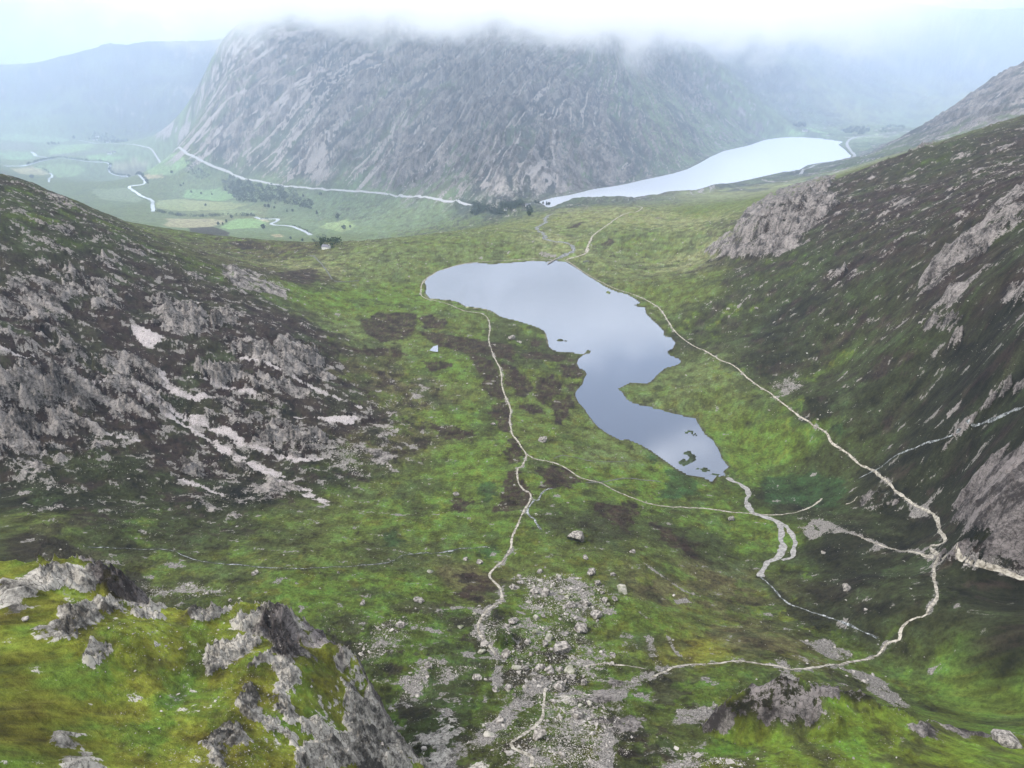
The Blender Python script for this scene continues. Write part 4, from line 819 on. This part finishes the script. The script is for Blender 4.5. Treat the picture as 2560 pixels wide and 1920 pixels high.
put(ZD, .15624, [(670,330,115,'dark round boulder at the upper left corner of the rubble field'),(590,400,150,'broad grey boulder next to the footpath above the rubble'),(940,180,100,'flat-topped pale boulder standing alone above the rubble field'),(1200,220,90,'small angular boulder on the top rim of the rubble field'),
 (1640,205,170,'long flat slab of rock on grass above the rubble field'),(1950,220,90,'low grey boulder on grass right of the long flat slab'),(1730,340,120,'thin flat rock on grass below the long slab'),(2090,440,220,'largest moss-capped boulder standing alone on the grass right of the rubble'),(1970,570,110,'small peaked rock below the large moss-capped boulder'),
 (870,470,150,'sloping grey boulder in the upper middle of the rubble field'),(1020,500,165,'broad mossy-topped boulder in the middle of the rubble field'),(1330,540,115,'upright pale block of rock in the middle of the rubble'),(1590,640,135,'tall leaning boulder on the right side of the rubble field'),(1720,790,165,'big wedge-shaped boulder at the right edge of the rubble'),
 (990,780,90,'pale peaked boulder at the lower edge of the stone field'),(890,810,110,'narrow leaning slab at the lower left of the stone field'),(570,865,180,'flat dark slab at the head of the grassy mound'),(480,910,90,'small dark boulder on the left shoulder of the grassy mound'),(1510,960,185,'low grassy-topped boulder below the stone field'),
 (870,1030,125,'boulder against the right side of the grassy mound'),(780,1170,115,'rock poking out at the foot of the grassy mound'),(1250,1250,265,'largest dark boulder with a shadowed left face below the mound'),(480,1340,180,'blocky boulder with a pale top beside the worn gully'),(610,1490,130,'pointed grey boulder below the blocky pale-topped one'),
 (740,1510,100,'small mossy rock between two boulders at the bottom of the slope'),(940,1510,160,'broad boulder with grass growing over its top'),(1210,1530,115,'dark boulder with a round black face above the gully'),(1360,1570,175,'long brown boulder leaning on the dark round one'),(1930,1470,100,'lone angular rock on the small side path'),
 (1010,1190,110,'grass-covered rock wedge left of the largest dark boulder'),(820,1330,100,'pale low rock on grass below the grassy mound'),(130,1260,130,'flat brown boulder at the left edge of the worn path')])
put(ZE, .15624, [(1210,560,180,'pointed black boulder standing at the head of the pale gully'),(330,580,110,'dark boulder left of the pale gully in the lower slope'),(500,580,110,'dark low boulder with a pale top in the lower slope'),(90,420,110,'upright pinkish rock at the left edge of the boulder slope'),
 (1120,760,100,'pale block right of the white trodden gully'),(1470,950,160,'mossy boulder with a dark hollow under it'),(940,1260,250,'large triangular boulder with a pale middle near the bottom edge'),(230,1230,145,'brown boulder left of the gully near the bottom edge'),(730,570,75,'small pinkish upright rock above the gully'),
 (1240,1490,110,'round pale boulder in the bottom rubble'),(1540,500,105,'dark angular rock by the right-hand rubble'),(1620,810,85,'small square rock in the right-hand rubble')])
put(Z8, .3541, [(480,650,70,'rounded boulder on the grass left of the worn path'),(135,665,48,'small round boulder alone on bright grass'),(370,805,60,'pinkish boulder on top of the left-hand scree patch'),(735,800,42,'pale upright stone on grass beside the worn path'),(765,390,40,'left one of the boulders above the stream bend'),(850,405,45,'right one of the boulders above the stream bend'),
 (1440,280,125,'big dark twin-topped boulder on the green slope above the rubble'),(550,475,42,'flat pale boulder below the thin stream'),(1785,345,42,'square rock on the slope right of the rubble field'),(1500,385,48,'low rock below the twin-topped boulder'),(835,1110,55,'tilted boulder on the left of the lower slope')], 'boulders on the slope below the cliffs')
put(Z9, .3541, [(970,355,30,'pale boulder on the dark heath right of the braided stream'),(1110,575,62,'hunched grey boulder on the dark heath'),(410,147,38,'white boulder on the bright green flat near the lake head'),(290,1015,26,'stone sitting on the contour footpath'),(2070,1500,150,'large rounded boulder at the lower right corner'),(1225,705,22,'small pale stone on dark heath beside the stream')], 'boulders on the right-hand slopes')
put(Z5, .3541, [(935,1125,34,'white boulder beside the heather strip in the valley bottom'),(1235,1225,62,'grey rock cluster boulder above the path junction'),(1050,605,50,'tall pale boulder on the green shelf by the lake'),(1100,628,26,'small pale boulder right of the tall one by the lake'),(705,1555,48,'rounded pinkish boulder at the foot of the left-hand scree'),(1062,1497,20,'pale stone on the heather knoll beside the path'),(770,730,16,'small white boulder on the green strip left of the path')], 'boulders of the valley bottom')
put(Z6, .3541, [(565,415,28,'pale boulder on the slope below the rock streak'),(1565,515,30,'bright white quartz boulder on the right-hand slope'),(1060,518,20,'small white stone left of the flat outcrop on the slope'),(390,425,26,'grey boulder at the foot of the pale rock streak')], 'boulders on the right-hand slopes')
put(Z7, .3541, [(1555,478,46,'round grey boulder on the green floor below the stream'),(2065,465,26,'small grey boulder on the green floor right of the round one'),(1405,640,26,'upright stone on the scree behind the crag'),(1460,625,20,'dark stone right of the upright one behind the crag'),(160,755,50,'white block on the turf of the left-hand crag')], 'boulders on the slope below the cliffs')
# loose boulders nobody could tell apart, then the countless small stones as one object
def scatter(nmax, r0, r1, dens, t0=-.66, t1=.66):
    t = rng.uniform(t0, t1, nmax); r = np.exp(rng.uniform(math.log(r0), math.log(r1), nmax))
    x, y = r*np.sin(t), r*np.cos(t)
    i = np.clip(np.interp(np.log(r), np.log(RR), np.arange(NR)).astype(int), 0, NR-1); j = np.clip(np.interp(t, th, np.arange(NT)).astype(int), 0, NT-1)
    ok = rng.uniform(0, 1, nmax) < dens[i, j]
    return x[ok], y[ok], r[ok]
onland = np.where((sdI > 1.5) & (sdO > 3), 1., 0.)
x, y, r = scatter(2600, 175, 420, rubble*onland*np.where(incrag, 0, 1), -.42, .30)
marks = [m for m in ROCKS if len(m[2].split()) <= 9]; used_l = set(); made = 0
for k in range(len(x)):
    d = [math.hypot(x[k]-m[0], y[k]-m[1]) for m in marks]; i = int(np.argmin(d)); m = marks[i]
    if d[i] < 3 or made >= 120: continue
    dx, dy = x[k]-m[0], y[k]-m[1]
    side = ('just right of' if dx > 0 else 'just left of') if abs(dx) > abs(dy) else ('just behind' if dy > 0 else 'just in front of')
    lab = 'grey boulder ' + side + ' the ' + m[2]
    if d[i] > 14: lab = lab.replace('just ', 'well ')
    if lab in used_l or len(lab.split()) > 16: continue
    used_l.add(lab); made += 1
    boulder(float(x[k]), float(y[k]), float(min(5.5, 1.2 + 1.6*rng.pareto(3.0))), k, lab, 'loose boulders of the rubble slope'); ROCKS.pop()
print('loose', made)
def stones(name, x, y, size, mat, seed):
    r = np.random.default_rng(seed); V0, F0 = [], []
    for k in range(6):
        m = hull_mesh('tmp', 8, .65, 900 + k); m.calc_loop_triangles()
        V0.append(np.array([v.co[:] for v in m.vertices])); F0.append(np.array([t.vertices[:] for t in m.loop_triangles])); bpy.data.meshes.remove(m)
    VV, FF, off = [], [], 0; kind = r.integers(0, 6, len(x)); z = gz(x, y)
    for k in range(6):
        s = kind == k; nk = int(s.sum())
        if not nk: continue
        a = r.uniform(0, 2*np.pi, nk); c, sn = np.cos(a), np.sin(a); v = V0[k]; sx = size[s]*r.uniform(.7, 1.3, nk); sy = size[s]*r.uniform(.6, 1.0, nk); sz = size[s]*r.uniform(.5, 1., nk)
        px = v[None, :, 0]*sx[:, None]; py = v[None, :, 1]*sy[:, None]; pz_ = v[None, :, 2]*sz[:, None]
        W = np.stack([px*c[:, None]-py*sn[:, None] + x[s][:, None], px*sn[:, None]+py*c[:, None] + y[s][:, None], pz_ + (z[s] + size[s]*.12)[:, None]], -1)
        F = F0[k][None] + (np.arange(nk)*len(v))[:, None, None] + off
        VV.append(W.reshape(-1, 3)); FF.append(F.reshape(-1, 3)); off += nk*len(v)
    me = mesh_from(name, np.concatenate(VV), np.concatenate(FF)); me.polygons.foreach_set('use_smooth', np.zeros(len(me.polygons), bool))
    return link(name, me, mat, kind='stuff')
patch = sstep(.0, .5, fbm(X, Y, 40, 4, .6, 121.))
dens = np.clip(rubble*.75 + gravel*.3 + scree*.15 + rocky*.22*patch + .008 + .03*patch, 0, 1)*onland*(1-far_m)*np.where(incrag, .25, 1.)*np.where(Zb < -60, 0, 1)*np.where(heather > .5, .15, 1)
nearfield = np.clip(rubble*1.0 + gravel*.40 + .10*patch*sstep(.12, .3, rocky) + np.where(incrag, .03, .012), 0, 1)*onland*np.where(heather > .5, .3, 1)
x1, y1, r1 = scatter(420000, 85, 430, nearfield); x1, y1, r1 = x1[:34000], y1[:34000], r1[:34000]
x2, y2, r2 = scatter(260000, 430, 1500, dens); x2, y2, r2 = x2[:14000], y2[:14000], r2[:14000]
x, y, r = np.concatenate([x1, x2]), np.concatenate([y1, y2]), np.concatenate([r1, r2]); print(len(x1), len(x2))
size = np.maximum(.20, .0010*r)*(1 + .55*rng.pareto(2.3, len(x))); size = np.minimum(size, 2.4 + .0008*r)
ii = np.clip(np.interp(np.log(r), np.log(RR), np.arange(NR)).astype(int), 0, NR-1); jj = np.clip(np.interp(np.arctan2(x, y), th, np.arange(NT)).astype(int), 0, NT-1)
size = size*(1 + .9*rubble[ii, jj]*rng.uniform(0, 1, len(x))**2)
M_PEB = mat_speckle('loose_stone', (.10, .09, .08), (.38, .35, .32), .35, .95)
stones('loose_stones', x, y, size, M_PEB, 5)
print('stones', len(x), round(time.time()-T0, 1))

# ------------------------------------------------------------------ trees and woods
def tree_geo(h, w, n, seed, conifer=False):
    r = np.random.default_rng(seed); c = []
    while len(c) < n:
        p = r.uniform(-1, 1, 3); q = p[0]**2 + p[1]**2
        if conifer:
            if math.sqrt(q) > (1-(p[2]+1)/2)*.95: continue
        elif q + p[2]**2 > 1 or (q + p[2]**2 < .3 and r.random() < .6): continue
        c.append(p)
    c = np.array(c)*[w/2, w/2, h*.42] + [0, 0, h*.56]; s = h*.13
    d1 = r.normal(size=(n, 3)); d1 /= np.linalg.norm(d1, axis=1)[:, None]; d2 = np.cross(d1, r.normal(size=(n, 3))); d2 /= np.linalg.norm(d2, axis=1)[:, None]
    k = s*r.uniform(.7, 1.4, (n, 1))
    V = np.stack([c-d1*k, c-d2*k*.8, c+d1*k, c+d2*k*.8], 1).reshape(-1, 3); F = np.arange(4*n).reshape(-1, 4)
    return V, F
def trunk_mesh(h):
    V, F = [], []
    for z, r in ((-.5, .035), (.25, .028), (.6, .012)):
        for a in range(6): V.append((math.cos(a*1.047)*r*h, math.sin(a*1.047)*r*h, z*h if z > 0 else z))
    for k in (0, 6): F += [(k+a, k+(a+1) % 6, k+6+(a+1) % 6, k+6+a) for a in range(6)]
    for a, z in ((.5, .35), (2.6, .42), (4.4, .5)):                     # limbs
        b = len(V); e = (math.cos(a)*.2*h, math.sin(a)*.2*h, (z+.18)*h)
        V += [(.02*h, 0, z*h), (-.02*h, 0, z*h), (0, .02*h, (z+.02)*h), e]; F += [(b, b+1, b+3), (b+1, b+2, b+3), (b+2, b, b+3)]
    me = bpy.data.meshes.new('trunk'); me.from_pydata(V, [], F); me.materials.append(M_BARK); return me
CR = []
for k in range(5):
    V, F = tree_geo(1., .8 if k < 3 else .45, 90, 70+k, k >= 3); m = mesh_from('crown', V, F); m.materials.append(M_LEAF); CR.append(m)
TRK = trunk_mesh(1.)
def tree(u, v, h, k, label, group):
    X0, Y0 = pick(u, v, ZS); z = float(gz(X0, Y0))
    e = link('tree', None, None, label=label, cat='tree', group=group, loc=(X0, Y0, z)); e.scale = (h*1.1, h*1.1, h); e.rotation_euler = (0, 0, random.uniform(0, 6.28))
    link('trunk', TRK, None, parent=e); link('crown', CR[k % 5], None, parent=e)
ORD = ['leftmost'] + [w + ' from the left' for w in ('second','third','fourth','fifth','sixth','seventh','eighth','ninth','tenth','eleventh','twelfth','thirteenth')]
for fr, L, lab, grp, kk in ((ZA, [(355,735,16),(1900,680,12),(2030,800,10),(2000,825,9),(2120,890,9),(540,365,16),(580,360,18),(610,358,18),(650,355,16),(820,300,20)], 'of the lone trees on the left valley meadows', 'trees on the left valley meadows', 0),
  (ZB, [(80,450,8),(190,470,9),(310,470,10),(240,600,9),(1180,965,8),(1310,990,8),(1140,660,9),(1200,660,9),(1320,500,13),(1510,480,12),(1470,690,14),(1700,740,16),(1840,840,8)], 'of the small trees on the pasture under the road', 'trees on the pasture under the road', 0),
  (ZB, [(210,720,10),(530,735,12),(470,780,12),(430,805,10),(380,810,10),(940,615,12),(1000,622,11),(900,610,11)], 'of the hedge trees by the lower river', 'hedge trees by the river', 1),
  (ZC, [(950,590,12),(985,560,11),(1010,650,13),(1040,625,12),(985,700,12),(1020,600,12),(970,640,12)], 'of the dark conifers clumped beside the moorland beck', 'conifers in the clump beside the beck', 3),
  (ZC, [(1230,480,9),(1290,500,10),(1330,505,9),(1100,470,9),(1150,480,8)], 'of the dark trees at the far lake outlet', 'trees at the far lake outlet', 1)):
    for k, (a, b, h) in enumerate(sorted(L)):
        u, v = fr([(a, b)])[0]; tree(u, v, h, k + kk, ORD[k] + ' ' + lab, grp)
tree(*ZB([(1770, 860)])[0], 15, 0, 'single large round tree alone on the pale pasture below the road', 'trees on the pasture under the road')
tree(*ZB([(880, 850)])[0], 15, 1, 'bushy tree on the near bank of the river bend', 'hedge trees by the river')
def wood(name, polys, n, h0, h1, seed, kind='stuff', con=False, mat=M_LEAF, lines=None):
    r = np.random.default_rng(seed); VV, FF, off = [], [], 0; pts = []
    for p in polys:
        P = np.array([pick(u, v, ZS) for u, v in p]); a, b = P.min(0), P.max(0); q = np.stack([r.uniform(a[0], b[0], n*6), r.uniform(a[1], b[1], n*6)], 1)
        pts.append(q[poly_sd(q[:, 0], q[:, 1], P) < 2][:n])
    for p in lines or []:
        P = chaikin(trail(p), 2); s = np.concatenate([[0], np.cumsum(np.hypot(*np.diff(P, axis=0).T))]); m = int(s[-1]/4.5)
        q = np.sort(r.uniform(0, s[-1], m)); pts.append(np.stack([np.interp(q, s, P[:, 0]) + r.normal(0, 2.5, m), np.interp(q, s, P[:, 1]) + r.normal(0, 2.5, m)], 1))
    for x, y in np.concatenate(pts):
        h = r.uniform(h0, h1); V, F = tree_geo(h, h*(.5 if con else .85), 14, int(r.integers(1e6)), con); V = V*[1, 1, 1] ; V += [x, y, float(gz(x, y)) - h*.08]
        VV.append(V); FF.append(F + off); off += len(V)
    return link(name, mesh_from(name, np.concatenate(VV), np.concatenate(FF)), mat, kind=kind)
wood('woodland', [ZB([(420,280),(560,300),(900,380),(1200,420),(1250,480),(1400,560),(1440,640),(1200,590),(880,570),(620,560),(470,440)])], 520, 9, 17, 1)
wood('woodland', [ZC([(0,500),(500,490),(880,500),(640,600),(250,620),(80,700),(0,690)])], 300, 9, 15, 2)
wood('woodland', [ZB([(0,100),(200,130),(330,240),(200,310),(60,260)])], 110, 5, 10, 3)
wood('plantation', [ZA([(950,290),(1050,240),(1200,240),(1420,320),(1300,340),(1050,320)])], 160, 14, 22, 4, con=True)
wood('plantation', [ZF([(1120,270),(1250,235),(1380,215),(1530,260),(1400,310),(1200,300)])], 130, 14, 20, 5, con=True)
wood('plantation', [ZF([(440,190),(620,170),(640,210),(460,215)])], 70, 14, 20, 6, con=True)
wood('woodland', [ZF([(1560,290),(1700,250),(2000,200),(1990,240),(1700,300)])], 90, 10, 15, 7)
wood('woodland', [ZB([(1420,940),(1560,950),(1770,1030),(1700,1080),(1450,1060),(1550,1010)])], 120, 8, 14, 8)
wood('hedgerow', [], 0, 8, 14, 9, lines=[ZA([(300,590),(400,558),(560,522),(650,507),(800,522),(950,547),(1150,547),(1240,580),(1200,640),(1250,690),(1330,705),(1450,700),(1570,715),(1625,765),(1620,800)])])
wood('hedgerow', [], 0, 8, 13, 10, lines=[ZA([(1720,1100),(1850,1128),(1980,1152),(2040,1160)]), ZB([(0,718),(200,720),(340,712),(520,705),(790,712)])])
wood('hedgerow', [], 0, 4, 7, 11, lines=[ZA([(360,600),(480,625),(540,670)]), ZB([(850,745),(950,735),(1040,730)]), ZB([(1200,815),(1320,855),(1400,905)])])

# ------------------------------------------------------------------ houses, footbridge, walls
def box(x0, x1, y0, y1, z0, z1):
    return [(x0,y0,z0),(x1,y0,z0),(x1,y1,z0),(x0,y1,z0),(x0,y0,z1),(x1,y0,z1),(x1,y1,z1),(x0,y1,z1)], [(0,3,2,1),(4,5,6,7),(0,1,5,4),(1,2,6,5),(2,3,7,6),(3,0,4,7)]
def pm(name, vf, mat, parent):
    me = bpy.data.meshes.new(name); me.from_pydata(vf[0], [], vf[1]); return link(name, me, mat, parent=parent)
def house(u, v, L, W, H, rz, label):
    X0, Y0 = pick(u, v, ZS); z = float(gz(X0, Y0)); e = link('farmhouse', None, None, label=label, cat='house', group='houses in the valley', loc=(X0, Y0, z - .3)); e.rotation_euler = (0, 0, rz)
    l, w = L/2, W/2
    pm('wall', ([(-l,-w,-1),(l,-w,-1),(l,w,-1),(-l,w,-1),(-l,-w,H),(l,-w,H),(l,w,H),(-l,w,H),(-l,0,H+W*.42),(l,0,H+W*.42)], [(0,1,5,4),(1,2,6,9,5),(2,3,7,6),(3,0,4,8,7)]), M_WALL, e)
    rf = pm('roof', ([(-l-.4,-w-.5,H-.25),(l+.4,-w-.5,H-.25),(l+.4,0,H+W*.42+.15),(-l-.4,0,H+W*.42+.15),(-l-.4,w+.5,H-.25),(l+.4,w+.5,H-.25)], [(0,1,2,3),(3,2,5,4)]), M_ROOF, e)
    pm('chimney', box(l-1.2, l-.3, -.5, .5, H+W*.25, H+W*.42+1.3), M_WALL, rf)
    pm('door', box(-.5, .5, -w-.06, -w-.003, 0, 2.1), M_ROOF, e)
    for x in (-l*.6, l*.6):
        for zz in (1., H-1.5): pm('window', box(x-.5, x+.5, -w-.06, -w-.003, zz, zz+1.1), M_GLASS, e)
house(*ZA([(1050,318)])[0], 26, 11, 6, .1, 'long white farmhouse beside the road in front of the dark plantation')
house(*ZA([(1075,278)])[0], 22, 10, 6, .0, 'white house up among the plantation trees')
house(*ZA([(1190,342)])[0], 14, 9, 5, .2, 'small white cottage at the road right of the farmhouse')
house(*ZA([(1215,465)])[0], 20, 10, 5, -.2, 'farmhouse standing in the middle of the green valley meadow')
house(*ZA([(1265,450)])[0], 14, 9, 5, .5, 'low barn right of the meadow farmhouse')
house(*ZB([(1575,1070)])[0], 14, 8, 5, -.3, 'white cottage by the small wood at the head of the valley')
house(*ZF([(620,272)])[0], 24, 11, 6, .1, 'white farmhouse on the bright green field beyond the far lake')
house(*ZC([(965,522)])[0], 14, 8, 4.5, .1, 'white cottage among trees near the far lake outlet')
house(*ZC([(585,600)])[0], 9, 6, 3.2, .1, 'tiny white hut at the edge of the roadside wood')
A0, B0 = np.array(at_z(*ZC([(1310,1515)])[0], .8)), np.array(at_z(*ZC([(1450,1432)])[0], .8))
mid = (A0+B0)/2; Lb = float(np.hypot(*(B0-A0))); an = math.atan2(*(B0-A0)[::-1])
e = link('footbridge', None, None, label='narrow footbridge over the outlet at the head of the near lake', cat='footbridge', loc=(mid[0], mid[1], .9)); e.rotation_euler = (0, 0, an)
pm('deck', box(-Lb/2, Lb/2, -1., 1., 0, .25), M_WOODB, e)
for s in (-1, 1):
    pm('handrail', box(-Lb/2, Lb/2, s*1.0-.06, s*1.0+.06, 1.0, 1.15), M_WOODB, e)
    for k in range(4): pm('post', box(-Lb/2 + (k+.5)*Lb/4 - .08, -Lb/2 + (k+.5)*Lb/4 + .08, s*1.0-.07, s*1.0+.07, .25, 1.0), M_WOODB, e)
for k in range(3): pm('pier', box(-Lb/2 + (k+.5)*Lb/3 - .4, -Lb/2 + (k+.5)*Lb/3 + .4, -.9, .9, -1.6, 0), M_DSTONE, e)
def drystone(px, h, t, label):
    P = chaikin(trail(px), 2); s = np.concatenate([[0], np.cumsum(np.hypot(*np.diff(P, axis=0).T))]); m = int(s[-1]/2.5); q = np.linspace(0, s[-1], m)
    x, y = np.interp(q, s, P[:, 0]), np.interp(q, s, P[:, 1]); tx, ty = np.gradient(x), np.gradient(y); ln = np.hypot(tx, ty); nx, ny = -ty/ln, tx/ln
    z = gz(x, y); hh = h*(1 + rng.uniform(-.2, .15, m)); V = []
    for k in range(m):
        for f, zz in ((-.5, -.6), (-.38, hh[k]), (.38, hh[k]), (.5, -.6)): V.append((x[k]+nx[k]*t*f, y[k]+ny[k]*t*f, z[k]+zz))
    i = np.arange(m-1)[:, None]*4; c = np.arange(3)[None]; Q = np.stack([i+c, i+c+1, i+c+5, i+c+4], -1).reshape(-1, 4)
    link('stone_wall', mesh_from('stone_wall', np.array(V), Q), M_DSTONE, label=label, cat='wall', group='dry stone walls')
drystone(ZB([(1390,1145),(1440,1160),(1500,1215),(1560,1290),(1600,1350),(1640,1410)]), 1.7, 2.2, 'dark curving dry stone wall over the yellow knoll left of the near lake')
drystone(Z4([(2040,250),(2100,258),(2190,250)]), 1.2, 1.4, 'low dry stone wall running level across the green hollow')
drystone(ZC([(1920,1495),(1960,1480),(2020,1475)]), 1.8, 3., 'short ruined stone wall on the grass above the near lake outlet')


# ------------------------------------------------------------------ haze, added far haze, summit cloud
def box_mesh(name, a, b):
    me = bpy.data.meshes.new(name); v, f = box(a[0], b[0], a[1], b[1], a[2], b[2]); me.from_pydata(v, [], f)
    return me
def vol_mat(name):
    m = bpy.data.materials.new(name); m.use_nodes = True; t = m.node_tree; t.nodes.clear()
    o = t.nodes.new('ShaderNodeOutputMaterial'); v = t.nodes.new('ShaderNodeVolumePrincipled'); t.links.new(v.outputs[0], o.inputs['Volume'])
    return m, t, v
mh, _, v = vol_mat('haze_air')
v.inputs['Color'].default_value = (.66, .81, 1, 1); v.inputs['Density'].default_value = 0.5e-4; v.inputs['Anisotropy'].default_value = 0.0
link('haze', box_mesh('haze', (-11500, -150, -300), (11500, 11800, float(Z.max()) + 30)), mh, kind='stuff')
mv, _, v = vol_mat('added_far_haze_air')
v.inputs['Color'].default_value = (.65, .785, 1, 1); v.inputs['Density'].default_value = 2.3e-4
link('added_far_haze', box_mesh('added_far_haze', (-10500, 1650, -280), (10500, 11000, float(Z.max()) + 15)), mv, kind='stuff')  # second even haze, added beyond the moor to thicken the distance
mm, t, v = vol_mat('summit_cloud_air')
N = t.nodes; L = t.links
v.inputs['Color'].default_value = (1, 1, 1, 1)
ge = N.new('ShaderNodeNewGeometry'); sp = N.new('ShaderNodeSeparateXYZ'); L.new(ge.outputs['Position'], sp.inputs[0])
no = N.new('ShaderNodeTexNoise'); no.inputs['Scale'].default_value = .0042; no.inputs['Detail'].default_value = 4; no.inputs['Roughness'].default_value = .68; L.new(ge.outputs['Position'], no.inputs['Vector'])
def mth(op, a, b, c=None):
    o = N.new('ShaderNodeMath'); o.operation = op
    for i, q in enumerate((a, b, c)):
        if q is None: continue
        if isinstance(q, (int, float)): o.inputs[i].default_value = q
        else: L.new(q, o.inputs[i])
    return o.outputs[0]
h = mth('MULTIPLY_ADD', no.outputs['Fac'], 700, mth('MULTIPLY_ADD', sp.outputs['X'], .03, mth('SUBTRACT', sp.outputs['Z'], 685)))
mr = N.new('ShaderNodeMapRange'); mr.interpolation_type = 'SMOOTHSTEP'; L.new(h, mr.inputs[0])
for i, q in ((1, 0), (2, 130), (3, 0), (4, .0045)): mr.inputs[i].default_value = q
def fade(sock, lo, hi):
    o = N.new('ShaderNodeMapRange'); o.interpolation_type = 'SMOOTHSTEP'; L.new(sock, o.inputs[0])
    o.inputs[1].default_value = lo; o.inputs[2].default_value = hi; return o.outputs[0]
xx = mth('MULTIPLY_ADD', no.outputs['Fac'], 900, mth('SUBTRACT', sp.outputs['X'], 450))
L.new(mth('MULTIPLY', mr.outputs[0], mth('MULTIPLY', fade(xx, -1450, -800), fade(xx, 1500, 600))), v.inputs['Density'])
mm.cycles.volume_step_rate = .4
link('summit_cloud', box_mesh('summit_cloud', (-2200, 2100, 160), (2500, 4300, 570)), mm, kind='stuff')  # the cloud hanging on the mountain top, inside the haze box
SC.cycles.volume_bounces = 6; SC.cycles.max_bounces = 7; SC.cycles.diffuse_bounces = 2; SC.cycles.glossy_bounces = 2; SC.cycles.transmission_bounces = 1; SC.cycles.volume_max_steps = 64
SC.cycles.use_denoising = True; SC.cycles.caustics_reflective = False; SC.cycles.caustics_refractive = False
print('done', round(time.time()-T0, 1))
